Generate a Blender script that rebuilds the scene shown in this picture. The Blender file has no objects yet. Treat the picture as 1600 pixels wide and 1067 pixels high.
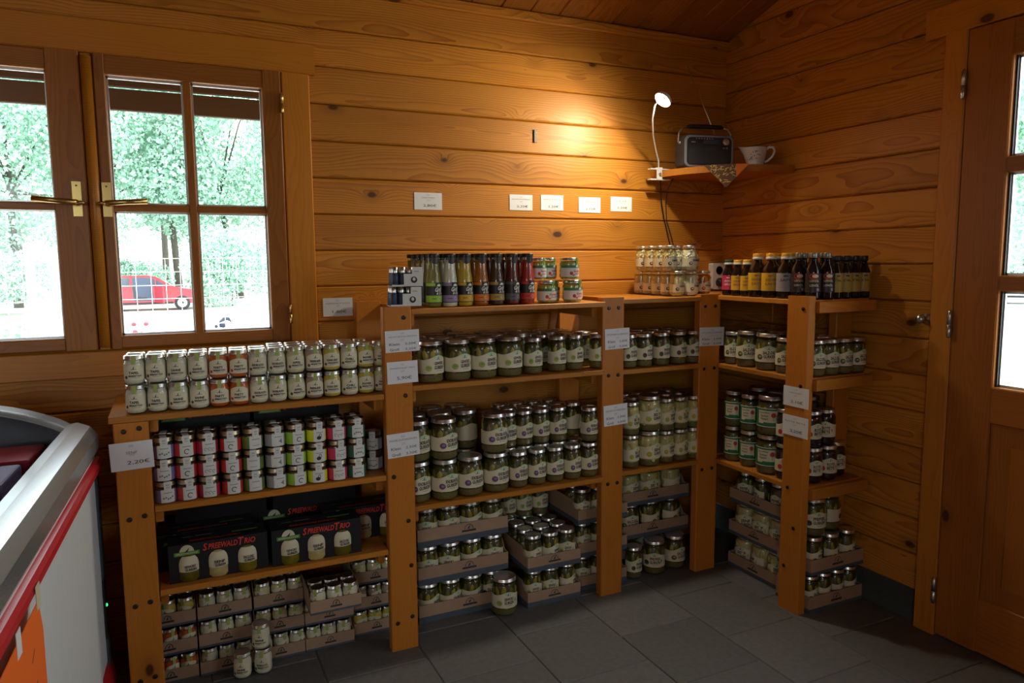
import bpy, math, random
from mathutils import Vector, Matrix, Euler
random.seed(7)
PI = math.pi
S = bpy.context.scene
C = S.collection

# ------------------------------------------------------------------ camera, world, light, exposure
CAM = Vector((-2.429, -2.7601, 1.3416))
YAW, PITCH, ROLL, FPX = -0.4408, -0.1104, -0.0077, 1133.54
fw = Vector((-math.sin(YAW)*math.cos(PITCH), math.cos(YAW)*math.cos(PITCH), math.sin(PITCH)))
rt = Vector((math.cos(YAW), math.sin(YAW), 0)); up = rt.cross(fw)
rt, up = math.cos(ROLL)*rt + math.sin(ROLL)*up, -math.sin(ROLL)*rt + math.cos(ROLL)*up
cam = bpy.data.objects.new('camera', bpy.data.cameras.new('camera')); C.objects.link(cam)
m = Matrix.Identity(4)
for i in range(3):
    m[i][0], m[i][1], m[i][2], m[i][3] = rt[i], up[i], -fw[i], CAM[i]
cam.matrix_world = m
cam.data.sensor_width = 36; cam.data.lens = 36*FPX/1600; cam.data.clip_start = .02; cam.data.clip_end = 300
S.camera = cam

SKY = 6.0
LAMP_W = 5.0
w = bpy.data.worlds.new('overcast_sky'); S.world = w; w.use_nodes = True
bg = w.node_tree.nodes['Background']; bg.inputs[0].default_value = (.90, .975, 1.0, 1); bg.inputs[1].default_value = SKY

S.view_settings.view_transform = 'Standard'; S.view_settings.look = 'None'; S.view_settings.gamma = 1
S.view_settings.use_curve_mapping = False; S.view_settings.exposure = 0.0
try:
    S.cycles.max_bounces = 10; S.cycles.diffuse_bounces = 5; S.cycles.glossy_bounces = 4
    S.cycles.transparent_max_bounces = 24; S.cycles.transmission_bounces = 6
    S.cycles.sample_clamp_indirect = 6; S.cycles.caustics_reflective = False; S.cycles.caustics_refractive = False
except Exception: pass

def portal(name, loc, rot, sx, sy):
    l = bpy.data.lights.new(name, 'AREA'); l.shape = 'RECTANGLE'; l.size = sx; l.size_y = sy
    l.cycles.is_portal = True
    o = bpy.data.objects.new(name, l); C.objects.link(o); o.location = loc; o.rotation_euler = rot
# room: x -5.2..0, y -4.7..0 ; portals for the seen window and door, and two added unseen windows
portal('window_portal_back', (-2.62, .10, 1.52), (-PI/2, 0, 0), 1.3, 1.0)
portal('window_added_portal_front', (-4.05, -4.8, 1.5), (PI/2, 0, 0), 1.7, 1.2)
portal('window_added_portal_right', (.10, -3.45, 1.5), (0, PI/2, 0), 1.2, 1.5)
portal('door_portal', (.10, -1.7, 1.45), (0, PI/2, 0), 1.1, .8)

# ------------------------------------------------------------------ materials
MATS = {}
def nodes(name):
    mt = bpy.data.materials.new(name); mt.use_nodes = True
    nt = mt.node_tree; b = nt.nodes['Principled BSDF']; MATS[name] = mt
    return mt, nt, b
def plain(name, col, rough=.5, metal=0, spec=.5, var=0, noise=0, nscale=40, emit=0, trans=0, coat=0):
    mt, nt, b = nodes(name)
    b.inputs['Base Color'].default_value = (*col, 1); b.inputs['Roughness'].default_value = rough
    b.inputs['Metallic'].default_value = metal; b.inputs['Specular IOR Level'].default_value = spec
    if coat: b.inputs['Coat Weight'].default_value = coat; b.inputs['Coat Roughness'].default_value = .08
    if emit:
        b.inputs['Emission Color'].default_value = (*col, 1); b.inputs['Emission Strength'].default_value = emit
    if noise or var:
        L = nt.links.new
        tc = nt.nodes.new('ShaderNodeTexCoord'); oi = nt.nodes.new('ShaderNodeObjectInfo')
        no = nt.nodes.new('ShaderNodeTexNoise'); no.inputs['Scale'].default_value = nscale; no.inputs['Detail'].default_value = 3
        ad = nt.nodes.new('ShaderNodeVectorMath'); ad.operation = 'ADD'
        L(tc.outputs['Object'], ad.inputs[0]); L(oi.outputs['Random'], ad.inputs[1]); L(ad.outputs[0], no.inputs['Vector'])
        m1 = nt.nodes.new('ShaderNodeMath'); m1.operation = 'MULTIPLY_ADD'; L(no.outputs['Fac'], m1.inputs[0]); m1.inputs[1].default_value = noise*2; m1.inputs[2].default_value = 1-noise
        m2 = nt.nodes.new('ShaderNodeMath'); m2.operation = 'MULTIPLY_ADD'; L(oi.outputs['Random'], m2.inputs[0]); m2.inputs[1].default_value = var*2; m2.inputs[2].default_value = 1-var
        m3 = nt.nodes.new('ShaderNodeMath'); m3.operation = 'MULTIPLY'; L(m1.outputs[0], m3.inputs[0]); L(m2.outputs[0], m3.inputs[1])
        vm = nt.nodes.new('ShaderNodeVectorMath'); vm.operation = 'SCALE'; vm.inputs[0].default_value = col; L(m3.outputs[0], vm.inputs['Scale'])
        L(vm.outputs[0], b.inputs['Base Color'])
    return mt

def wood(name, base, dark, knot=(.085, .026, .008), rough=.38, ring=.55, knots=1.0, pitch=40, coat=.0):
    mt, nt, b = nodes(name); L = nt.links.new; N = nt.nodes.new
    def vm(op, a, bb=None, sc=None):
        n = N('ShaderNodeVectorMath'); n.operation = op
        for i, v in enumerate((a, bb)):
            if v is None: continue
            if isinstance(v, tuple): n.inputs[i].default_value = v
            else: L(v, n.inputs[i])
        if sc is not None: n.inputs['Scale'].default_value = sc
        return n.outputs[0]
    def ma(op, a, bb=0., cc=0., clamp=False):
        n = N('ShaderNodeMath'); n.operation = op; n.use_clamp = clamp
        for i, v in enumerate((a, bb, cc)):
            if isinstance(v, (int, float)): n.inputs[i].default_value = v
            else: L(v, n.inputs[i])
        return n.outputs[0]
    tc = N('ShaderNodeTexCoord'); oi = N('ShaderNodeObjectInfo')
    wn = N('ShaderNodeTexWhiteNoise'); wn.noise_dimensions = '1D'; L(ma('MULTIPLY', oi.outputs['Random'], 913.7), wn.inputs['W'])
    off = vm('MULTIPLY', vm('SUBTRACT', wn.outputs['Color'], (.5, .5, .5)), (23., .10, .12))
    p = vm('ADD', tc.outputs['Object'], off)
    lo = N('ShaderNodeTexNoise'); lo.inputs['Scale'].default_value = 1; lo.inputs['Detail'].default_value = 2
    L(vm('MULTIPLY', p, (1.3, 6., 6.)), lo.inputs['Vector'])
    p2 = vm('ADD', p, vm('MULTIPLY', vm('SUBTRACT', lo.outputs['Color'], (.5, .5, .5)), (0., .09, .09)))
    vo = N('ShaderNodeTexVoronoi'); vo.feature = 'F1'; vo.inputs['Scale'].default_value = 1
    L(vm('MULTIPLY', p, (4.2, 5.6, 7.2)), vo.inputs['Vector'])
    d = vo.outputs['Distance']
    fall = ma('POWER', 2.718, ma('MULTIPLY', d, -7.))
    cm = N('ShaderNodeCombineXYZ'); L(ma('MULTIPLY', fall, .05), cm.inputs[2]); L(ma('MULTIPLY', fall, .03), cm.inputs[1])
    p3 = vm('ADD', p2, cm.outputs[0])
    wv = N('ShaderNodeTexWave'); wv.wave_type = 'RINGS'; wv.rings_direction = 'X'; wv.wave_profile = 'SAW'
    wv.inputs['Scale'].default_value = pitch; wv.inputs['Distortion'].default_value = .6; wv.inputs['Detail'].default_value = 1; wv.inputs['Detail Scale'].default_value = .4
    L(vm('ADD', p3, (0., .055, .0)), wv.inputs['Vector'])
    r1 = ma('POWER', wv.outputs['Fac'], 2.2)
    fi = N('ShaderNodeTexNoise'); fi.inputs['Scale'].default_value = 1; fi.inputs['Detail'].default_value = 4
    L(vm('MULTIPLY', p, (5., 260., 260.)), fi.inputs['Vector'])
    big = N('ShaderNodeTexNoise'); big.inputs['Scale'].default_value = 1; big.inputs['Detail'].default_value = 1
    L(vm('MULTIPLY', p, (1.1, 3., 9.)), big.inputs['Vector'])
    fac = ma('ADD', ma('MULTIPLY', r1, ring), ma('MULTIPLY', ma('SUBTRACT', fi.outputs['Fac'], .5), .5), clamp=True)
    fac = ma('ADD', fac, ma('MULTIPLY', ma('SUBTRACT', big.outputs['Fac'], .5), .7), clamp=True)
    mx = N('ShaderNodeMix'); mx.data_type = 'RGBA'; L(fac, mx.inputs['Factor']); mx.inputs[6].default_value = (*base, 1); mx.inputs[7].default_value = (*dark, 1)
    sepc = N('ShaderNodeSeparateColor'); L(vo.outputs['Color'], sepc.inputs[0])
    gate = ma('GREATER_THAN', sepc.outputs[0], 1 - .74*knots)
    k = N('ShaderNodeMapRange'); k.interpolation_type = 'SMOOTHSTEP'; k.inputs[1].default_value = .115; k.inputs[2].default_value = .07; L(d, k.inputs[0])
    k2 = N('ShaderNodeMapRange'); k2.interpolation_type = 'SMOOTHSTEP'; k2.inputs[1].default_value = .30; k2.inputs[2].default_value = .08; L(d, k2.inputs[0])
    kn = ma('MULTIPLY', ma('ADD', ma('MULTIPLY', k.outputs[0], .72), ma('MULTIPLY', k2.outputs[0], .28), clamp=True), gate)
    mk = N('ShaderNodeMix'); mk.data_type = 'RGBA'; L(kn, mk.inputs['Factor']); L(mx.outputs[2], mk.inputs[6]); mk.inputs[7].default_value = (*knot, 1)
    tint = ma('MULTIPLY_ADD', wn.outputs['Value'], .30, .86)
    fin = N('ShaderNodeVectorMath'); fin.operation = 'SCALE'; L(mk.outputs[2], fin.inputs[0]); L(tint, fin.inputs['Scale'])
    L(fin.outputs[0], b.inputs['Base Color']); b.inputs['Roughness'].default_value = rough
    b.inputs['Specular IOR Level'].default_value = .32
    if coat: b.inputs['Coat Weight'].default_value = coat; b.inputs['Coat Roughness'].default_value = .25
    bu = N('ShaderNodeBump'); bu.inputs['Strength'].default_value = .12; bu.inputs['Distance'].default_value = .002; L(fac, bu.inputs['Height']); L(bu.outputs[0], b.inputs['Normal'])
    return mt

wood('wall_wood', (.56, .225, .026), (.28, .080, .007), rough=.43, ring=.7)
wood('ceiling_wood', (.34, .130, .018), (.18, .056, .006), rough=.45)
wood('frame_wood', (.52, .195, .020), (.34, .105, .010), rough=.34, ring=.35, knots=.55)
wood('sash_wood', (.36, .125, .018), (.21, .06, .008), rough=.36, ring=.5, knots=.35)
wood('door_wood', (.35, .115, .014), (.20, .058, .006), rough=.36, ring=.4, knots=.25)
wood('shelf_wood', (.52, .195, .026), (.34, .105, .012), rough=.42, ring=.4, knots=.7)
wood('post_wood', (.55, .190, .022), (.40, .118, .013), rough=.42, ring=.25, knots=.5)
wood('pale_wood', (.55, .33, .14), (.42, .22, .08), rough=.45, ring=.3, knots=.2)
wood('eave_wood', (.10, .075, .06), (.06, .045, .04), rough=.7, ring=.3, knots=.2)

def glass(name, tint=(1, 1, 1), rough=.02, lo=.03, hi=.8):
    mt, nt, b = nodes(name); nt.nodes.remove(b); L = nt.links.new; N = nt.nodes.new
    t = N('ShaderNodeBsdfTransparent'); t.inputs[0].default_value = (*tint, 1)
    g = N('ShaderNodeBsdfGlossy'); g.inputs['Roughness'].default_value = rough; g.inputs[0].default_value = (1, 1, 1, 1)
    f = N('ShaderNodeFresnel'); f.inputs[0].default_value = 1.5
    ge = N('ShaderNodeNewGeometry'); iv = N('ShaderNodeMath'); iv.operation = 'SUBTRACT'; iv.inputs[0].default_value = 1; L(ge.outputs['Backfacing'], iv.inputs[1])
    mu = N('ShaderNodeMath'); mu.operation = 'MULTIPLY'; L(f.outputs[0], mu.inputs[0]); L(iv.outputs[0], mu.inputs[1])
    mn = N('ShaderNodeMath'); mn.operation = 'MINIMUM'; L(mu.outputs[0], mn.inputs[0]); mn.inputs[1].default_value = hi
    x = N('ShaderNodeMixShader'); L(mn.outputs[0], x.inputs[0]); L(t.outputs[0], x.inputs[1]); L(g.outputs[0], x.inputs[2])
    L(x.outputs[0], nt.nodes['Material Output'].inputs[0])
    return mt
glass('jar_glass', (.97, .99, .95), rough=.0); glass('window_glass', (.97, .985, .98), rough=.0); glass('freezer_glass', (.80, .82, .86), rough=.03)

plain('lid_silver', (.74, .74, .73), .30, 1); plain('lid_pewter', (.30, .29, .24), .3, .6); plain('lid_gold', (.46, .37, .25), .35, 1, var=.15); plain('lid_black', (.015, .015, .015), .35)
plain('lid_white', (.75, .75, .72), .4); plain('lid_yellow', (.80, .42, .03), .4); plain('lid_green', (.03, .09, .04), .4)
plain('paper', (.80, .80, .83), .7); plain('ink', (.035, .035, .04), .7); plain('ink_grey', (.25, .25, .28), .7)
plain('label_cream', (.72, .66, .47), .55, var=.05); plain('label_mint', (.45, .66, .42), .55); plain('label_white', (.74, .74, .70), .55)
plain('leaf_green', (.10, .30, .04), .55); plain('accent_lime', (.36, .44, .10), .55); plain('leaf_pale', (.24, .36, .06), .55); plain('accent_purple', (.17, .06, .17), .55)
plain('accent_brown', (.10, .075, .045), .55); plain('accent_yellow', (.48, .40, .02), .55); plain('accent_red', (.55, .03, .025), .55)
plain('label_green', (.02, .17, .05), .5)
plain('pickle', (.155, .125, .008), .3, var=.25, noise=.55, nscale=45); plain('pickle_light', (.33, .265, .02), .3, var=.15, noise=.45, nscale=45)
plain('brine', (.045, .036, .005), .4, noise=.5, nscale=60); plain('spice', (.15, .115, .035), .5, noise=.9, nscale=260)
plain('senf', (.52, .43, .17), .4, noise=.35, nscale=60); plain('senf_light', (.60, .55, .28), .4, noise=.25, nscale=50)
plain('mushroom', (.64, .50, .26), .4, noise=.4, nscale=70, var=.15); plain('onion', (.74, .68, .50), .35, noise=.15, nscale=70); plain('chanterelle', (.75, .24, .02), .35, noise=.5, nscale=80)
plain('beet', (.022, .006, .012), .25); plain('herb_yellow', (.45, .38, .06), .4, noise=.5, nscale=120)
for nm, c in dict(white=(.70, .66, .54), orange=(.58, .11, .012), cream=(.68, .60, .34), mauve=(.42, .29, .25), yellow=(.62, .46, .07), olive=(.20, .155, .015),
                  amber=(.42, .12, .006), brown=(.06, .025, .012), darkred=(.13, .012, .012), red=(.40, .018, .008), mustard=(.58, .37, .02)).items():
    plain('fill_'+nm, c, .4, noise=.08, nscale=60)
for nm, c in dict(lime=(.30, .55, .03), lav=(.30, .21, .42), yel=(.72, .41, .02), ora=(.75, .20, .01), must=(.42, .31, .06), grey=(.10, .10, .11), red=(.58, .03, .02), green=(.04, .20, .09),
                  pink=(.65, .03, .12), crim=(.45, .02, .05), olive=(.13, .20, .03), violet=(.22, .18, .45), dgreen=(.012, .11, .05), stone=(.33, .31, .31), neon=(.75, .78, .02), blue=(.05, .08, .22), navy=(.03, .045, .09)).items():
    plain('band_'+nm, c, .5)
plain('band_black', (.022, .018, .018), .45); plain('carton_black', (.012, .013, .015), .4); plain('red_ink', (.75, .05, .035), .5)
plain('kraft', (.40, .255, .165), .8, noise=.12, nscale=30, var=.06); plain('kraft_blue', (.075, .095, .125), .7, noise=.15, nscale=40)
plain('bottle_dark', (.016, .007, .004), .06, spec=.6); plain('bottle_black', (.009, .007, .008), .07, spec=.6)
plain('tile', (.112, .112, .113), .62, var=.12, noise=.28, nscale=55); plain('grout', (.17, .165, .155), .9); plain('concrete', (.05, .055, .05), .9, noise=.3)
plain('brass', (.62, .43, .16), .28, 1); plain('steel', (.55, .55, .55), .3, 1); plain('iron', (.12, .10, .09), .5, 1); plain('screw', (.05, .035, .03), .4, .7)
plain('white_plastic', (.74, .74, .72), .35); plain('black_plastic', (.012, .012, .013), .45); plain('dark_grey', (.035, .036, .038), .5); plain('cloth_grille', (.03, .03, .031), .9, noise=.4, nscale=400)
plain('porcelain', (.72, .71, .68), .18, coat=.6); plain('porcelain_print', (.20, .20, .22), .3); plain('moss', (.05, .06, .015), .9, noise=.5)
plain('cloth_gold', (.50, .34, .10), .85); plain('cloth_brown', (.13, .06, .03), .9); plain('cloth_orange', (.75, .17, .012), .85)
plain('freezer_white', (.76, .82, .88), .35, noise=.04); plain('freezer_rim', (.50, .53, .56), .25, .75); plain('freezer_red', (.62, .02, .03), .3); plain('freezer_grey', (.20, .21, .22), .4)
plain('neon_paper', (1.0, .17, .015), .7); plain('ice', (.42, .44, .52), .6, noise=.4, nscale=12); plain('led_green', (.05, .9, .2), .4, emit=2.0)
plain('gasket', (.02, .022, .025), .5); plain('alu', (.72, .74, .76), .35, .6); plain('socket', (.72, .70, .64), .35)
plain('gravel', (.62, .60, .55), .95, noise=.12, nscale=2); plain('lawn', (.25, .40, .14), .95, noise=.3, nscale=3); plain('leaf', (.36, .58, .45), .6, var=.10, noise=.35, nscale=.6); plain('bark', (.09, .075, .06), .9, noise=.4, nscale=6)
plain('fence_wire', (.62, .68, .66), .4, .3); plain('fence_post', (.78, .77, .72), .7, noise=.15, nscale=8); plain('flower_red', (.70, .05, .07), .6)
plain('car_red', (.42, .02, .035), .25, coat=.8); plain('car_pale', (.50, .58, .66), .25, coat=.8); plain('car_glass', (.05, .07, .09), .05, spec=.9); plain('tyre', (.03, .03, .03), .8); plain('rim_alloy', (.6, .6, .62), .3, .8); plain('interior', (.06, .08, .12), .8)
plain('bundle_dark', (.03, .035, .06), .8); plain('bundle_white', (.8, .8, .8), .7)
plain('lamp_glow', (1, .92, .74), .4, emit=500)

# ------------------------------------------------------------------ mesh builder
class MB:
    def __init__(s): s.v = []; s.f = []; s.m = []; s.s = []
    def add(s, vs, fs, mat, smooth=False, T=None):
        o = len(s.v)
        s.v += [tuple(T @ Vector(v)) if T is not None else tuple(v) for v in vs]
        for f in fs: s.f.append(tuple(i+o for i in f)); s.m.append(mat); s.s.append(smooth)
        return s
    def box(s, x0, x1, y0, y1, z0, z1, mat, T=None):
        vs = [(x, y, z) for x in (x0, x1) for y in (y0, y1) for z in (z0, z1)]
        return s.add(vs, [(0, 1, 3, 2), (4, 6, 7, 5), (0, 4, 5, 1), (2, 3, 7, 6), (0, 2, 6, 4), (1, 5, 7, 3)], mat, T=T)
    def prism(s, poly, a, b, mat, axis='y', T=None, smooth=False):
        # poly: list of 2D points; extruded from a to b along axis (poly is xz for y, xy for z, yz for x)
        def P(p, t): return {'y': (p[0], t, p[1]), 'z': (p[0], p[1], t), 'x': (t, p[0], p[1])}[axis]
        n = len(poly); vs = [P(p, a) for p in poly] + [P(p, b) for p in poly]
        ar = sum(poly[i][0]*poly[(i+1) % n][1]-poly[(i+1) % n][0]*poly[i][1] for i in range(n))
        flip = (ar > 0) == (axis != 'y')
        if b < a: flip = not flip
        fs = [tuple(range(n)) if not flip else tuple(range(n))[::-1], tuple(range(n, 2*n))[::-1] if not flip else tuple(range(n, 2*n))]
        for i in range(n):
            j = (i+1) % n; q = (i, i+n, j+n, j); fs.append(q if not flip else q[::-1])
        return s.add(vs, fs, mat, smooth, T)
    def lathe(s, prof, n, mat, T=None, smooth=True, cap0=True, cap1=True, squash=None):
        vs = []; fs = []
        for r, z in prof:
            for i in range(n):
                a = 2*PI*i/n; vs.append((r*math.cos(a), r*math.sin(a)*(squash or 1), z))
        for k in range(len(prof)-1):
            for i in range(n):
                j = (i+1) % n; fs.append((k*n+i, k*n+j, (k+1)*n+j, (k+1)*n+i))
        s.add(vs, fs, mat, smooth, T)
        o = len(s.v)-len(vs)
        if cap0: s.f.append(tuple(o+i for i in range(n))[::-1]); s.m.append(mat); s.s.append(False)
        if cap1: s.f.append(tuple(o+(len(prof)-1)*n+i for i in range(n))); s.m.append(mat); s.s.append(False)
        return s
    def ell(s, c, r, mat, nu=8, nv=5, R=None):
        vs = [(0, 0, -1)]; fs = []
        for k in range(1, nv):
            t = -PI/2+PI*k/nv
            for i in range(nu): a = 2*PI*i/nu; vs.append((math.cos(t)*math.cos(a), math.cos(t)*math.sin(a), math.sin(t)))
        vs.append((0, 0, 1)); e = len(vs)-1
        for i in range(nu):
            j = (i+1) % nu; fs.append((0, 1+j, 1+i)); fs.append((e, 1+(nv-2)*nu+i, 1+(nv-2)*nu+j))
            for k in range(nv-2): fs.append((1+k*nu+i, 1+k*nu+j, 1+(k+1)*nu+j, 1+(k+1)*nu+i))
        T = Matrix.Translation(c) @ (R.to_4x4() if R is not None else Matrix.Identity(4)) @ Matrix.Diagonal((*r, 1))
        return s.add(vs, fs, mat, True, T)
    def tube(s, path, r, mat, n=8, caps=True):
        P = [Vector(p) for p in path]; rs = r if isinstance(r, (list, tuple)) else [r]*len(P)
        vs = []; fs = []; prev = None
        for k, p in enumerate(P):
            t = (P[min(k+1, len(P)-1)]-P[max(k-1, 0)]).normalized()
            if prev is None:
                a = Vector((0, 0, 1)) if abs(t.z) < .9 else Vector((1, 0, 0)); u = t.cross(a).normalized()
            else: u = (prev - t*prev.dot(t)).normalized()
            prev = u; v = t.cross(u)
            for i in range(n): an = 2*PI*i/n; vs.append(p + (u*math.cos(an)+v*math.sin(an))*rs[k])
        for k in range(len(P)-1):
            for i in range(n): j = (i+1) % n; fs.append((k*n+i, k*n+j, (k+1)*n+j, (k+1)*n+i))
        if caps: fs.append(tuple(range(n))[::-1]); fs.append(tuple((len(P)-1)*n+i for i in range(n)))
        return s.add(vs, fs, mat, True)
    def mesh(s, name):
        me = bpy.data.meshes.new(name); me.from_pydata(s.v, [], s.f)
        names = []
        for x in s.m:
            if x not in names: names.append(x)
        for x in names: me.materials.append(MATS[x])
        idx = {x: i for i, x in enumerate(names)}
        me.polygons.foreach_set('material_index', [idx[x] for x in s.m])
        me.polygons.foreach_set('use_smooth', s.s)
        me.update(); return me

def obj(name, me, parent=None, loc=(0, 0, 0), rot=(0, 0, 0)):
    if isinstance(me, MB): me = me.mesh(name)
    o = bpy.data.objects.new(name, me); C.objects.link(o); o.location = loc; o.rotation_euler = rot
    if parent is not None: o.parent = parent
    return o
def world_child(o, parent):
    o.parent = parent; o.matrix_parent_inverse = parent.matrix_basis.inverted(); return o
def tag(o, label=None, cat=None, group=None, kind=None):
    if label: o['label'] = label
    if cat: o['category'] = cat
    if group: o['group'] = group
    if kind: o['kind'] = kind
    return o
def thing(name, label, cat, loc=(0, 0, 0), rz=0, group=None):
    o = bpy.data.objects.new(name, None); C.objects.link(o); o.location = loc; o.rotation_euler = (0, 0, rz); o.empty_display_size = .05
    return tag(o, label, cat, group)
def structure(name, loc=(0, 0, 0), label=None):
    o = bpy.data.objects.new(name, None); C.objects.link(o); o.location = loc; return tag(o, label, kind='structure')
BOARD = {}
def board(name, p0, p1, width, thick, wdir, mat, parent=None, ch=.003):
    """plank from p0 to p1 (its axis), width along wdir, thickness across; grain runs along local X"""
    p0 = Vector(p0); p1 = Vector(p1); L = (p1-p0).length; x = (p1-p0).normalized(); z = Vector(wdir); z = (z-x*z.dot(x)).normalized(); y = z.cross(x)
    key = (round(L, 4), round(width, 4), round(thick, 4), mat, ch)
    if key not in BOARD:
        a, b, c = thick/2, width/2, ch
        poly = [(-a+c, -b), (a-c, -b), (a, -b+c), (a, b-c), (a-c, b), (-a+c, b), (-a, b-c), (-a, -b+c)]
        BOARD[key] = MB().prism(poly, -L/2, L/2, mat, 'x').mesh(name)
    o = obj(name, BOARD[key]); mt = Matrix.Identity(4); c = (p0+p1)/2
    for i in range(3): mt[i][0], mt[i][1], mt[i][2], mt[i][3] = x[i], y[i], z[i], c[i]
    o.matrix_basis = mt
    if parent is not None: world_child(o, parent)
    return o
# text -> flat polygons (x right, y up), cached
TXT = {}
def text_poly(body, bold=.0, shear=0):
    k = (body, bold, shear)
    if k not in TXT:
        cu = bpy.data.curves.new('t', 'FONT'); cu.body = body; cu.size = 1; cu.align_x = 'CENTER'; cu.align_y = 'CENTER'; cu.resolution_u = 2; cu.offset = bold; cu.shear = shear
        cu.fill_mode = 'FRONT'
        o = bpy.data.objects.new('t', cu); C.objects.link(o)
        dg = bpy.context.evaluated_depsgraph_get(); me = bpy.data.meshes.new_from_object(o.evaluated_get(dg))
        vs = [v.co.copy() for v in me.vertices]; fs = [tuple(p.vertices) for p in me.polygons]
        bpy.data.objects.remove(o); bpy.data.curves.remove(cu); bpy.data.meshes.remove(me)
        if vs:
            x0 = min(v.x for v in vs); x1 = max(v.x for v in vs); y0 = min(v.y for v in vs); y1 = max(v.y for v in vs)
        else: x0 = y0 = 0; x1 = y1 = 1
        TXT[k] = ([((v.x-(x0+x1)/2)/(x1-x0), (v.y-(y0+y1)/2)/(y1-y0)) for v in vs], fs)
    return TXT[k]
def put_flat(mb, fn, vs, fs, mat):
    mb.add([fn(x, z) for x, z in vs], fs, mat)
def put_text(mb, fn, body, cx, cz, wd, ht, mat='ink', bold=.02, shear=0, slant=0):
    vs, fs = text_poly(body, bold, shear)
    put_flat(mb, fn, [(cx+x*wd, cz+y*ht+slant*x*wd) for x, y in vs], fs, mat)
def disc2(cx, cz, rx, rz, n=12, a0=0, a1=2*PI):
    full = abs(a1-a0) > 6.2
    vs = [(cx, cz)] + [(cx+rx*math.cos(a0+(a1-a0)*i/n), cz+rz*math.sin(a0+(a1-a0)*i/n)) for i in range(n+1)]
    return vs, [(0, i+1, i+2) for i in range(n)]
def put_ring(mb, fn, cx, cz, rx, rz, t, mat, n=16, a0=0, a1=2*PI):
    vs = []; 
    for i in range(n+1):
        a = a0+(a1-a0)*i/n; vs += [(cx+rx*math.cos(a), cz+rz*math.sin(a)), (cx+(rx-t)*math.cos(a), cz+(rz-t)*math.sin(a))]
    put_flat(mb, fn, vs, [(2*i, 2*i+2, 2*i+3, 2*i+1) for i in range(n)], mat)
def rect(cx, cz, w_, h_, n=1):
    vs = []; 
    for i in range(n+1): x = cx-w_/2+w_*i/n; vs += [(x, cz-h_/2), (x, cz+h_/2)]
    return vs, [(2*i, 2*i+2, 2*i+3, 2*i+1) for i in range(n)]
def on_cyl(R): return lambda x, z: (R*math.sin(x/R), -R*math.cos(x/R), z)
def on_front(y): return lambda x, z: (x, y, z)

ORD = ['first', 'second', 'third', 'fourth', 'fifth', 'sixth', 'seventh', 'eighth', 'ninth', 'tenth', 'eleventh', 'twelfth', 'thirteenth', 'fourteenth', 'fifteenth', 'sixteenth']

# ------------------------------------------------------------------ room shell
PZ = .133; Z0 = 2.1838; TW = .06
XL, YF = -5.2, -4.7
# back wall planks (y 0..TW), window opening x -3.32..-1.99, z 1.02..2.05
wb = structure('wall_back')
WX0, WX1, WZ0, WZ1 = -3.27, -1.985, 1.015, 2.06
def wall_rows(parent, z_edges, seg_fn):
    for zb, zt in z_edges:
        for a, b in seg_fn(zb, zt):
            board('plank', a, b, zt-zb-.0022, TW, (0, 0, 1), 'wall_wood', parent, ch=.0055)
rows_b = [(Z0-PZ*k, Z0-PZ*(k-1)) for k in range(0, 17)] + [(-.02, Z0-PZ*16)]
def seg_back(zb, zt):
    y = TW/2; zc = (zb+zt)/2
    full = [((XL, y, zc), (0, y, zc))]
    if zt > WZ0+.06 and zb < WZ1-.06: return [((XL, y, zc), (WX0, y, zc)), ((WX1, y, zc), (0, y, zc))]
    return full
wall_rows(wb, rows_b, seg_back)
# right wall planks (x 0..TW), door opening y -2.08..-1.10, z 0..2.10
wr = structure('wall_right')
rows_r = [(Z0+PZ*.5-PZ*k, Z0+PZ*.5-PZ*(k-1)) for k in range(-6, 17)]
DY0, DY1, DZ1 = -2.09, -1.13, 2.10
def seg_right(zb, zt):
    x = TW/2; zc = (zb+zt)/2
    y1 = TW if zb < 2.34 else -max(0., (zb-2.34)/.3-.05); y0 = YF if zb < 2.34 else -4.6+max(0., (zb-2.34)/.3)
    if .86 < zb < DZ1-.05: return [((x, DY1, zc), (x, y1, zc)), ((x, YF, zc), (x, -4.2, zc)), ((x, -2.7, zc), (x, DY0, zc))]
    if zb < DZ1-.05: return [((x, DY1, zc), (x, y1, zc)), ((x, YF, zc), (x, DY0, zc))]
    return [((x, y0, zc), (x, y1, zc))] if y1-y0 > .1 else []
wall_rows(wr, rows_r, seg_right)
o = obj('plinth', MB().box(.01, TW, YF, DY0, -.2, .125, 'concrete').box(.01, TW, DY1, .08, -.2, .125, 'concrete'), wr)
cb = MB()
for x0, x1, z0, z1 in ((XL, WX0-.01, -.02, 2.317), (WX1+.01, 0, -.02, 2.317), (WX0-.01, WX1+.01, -.02, .96), (WX0-.01, WX1+.01, 2.12, 2.317)): cb.box(x0, x1, .026, .044, z0, z1, 'eave_wood')
obj('wall_core', cb, wb)
cr = MB()
for y0, y1, z0, z1 in ((YF, -4.21, .12, 2.34), (-2.69, -2.10, .12, 2.34), (-1.12, .05, .12, 2.34), (-4.21, -2.69, .12, .90), (-4.21, -2.69, 2.135, 2.34), (-2.10, -1.12, 2.135, 2.34)): cr.box(.026, .044, y0, y1, z0, z1, 'eave_wood')
cr.prism([(.02, 2.34), (-2.3, 3.03), (-4.62, 2.34)], .026, .044, 'eave_wood', 'x')
obj('wall_core', cr, wr)
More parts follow.
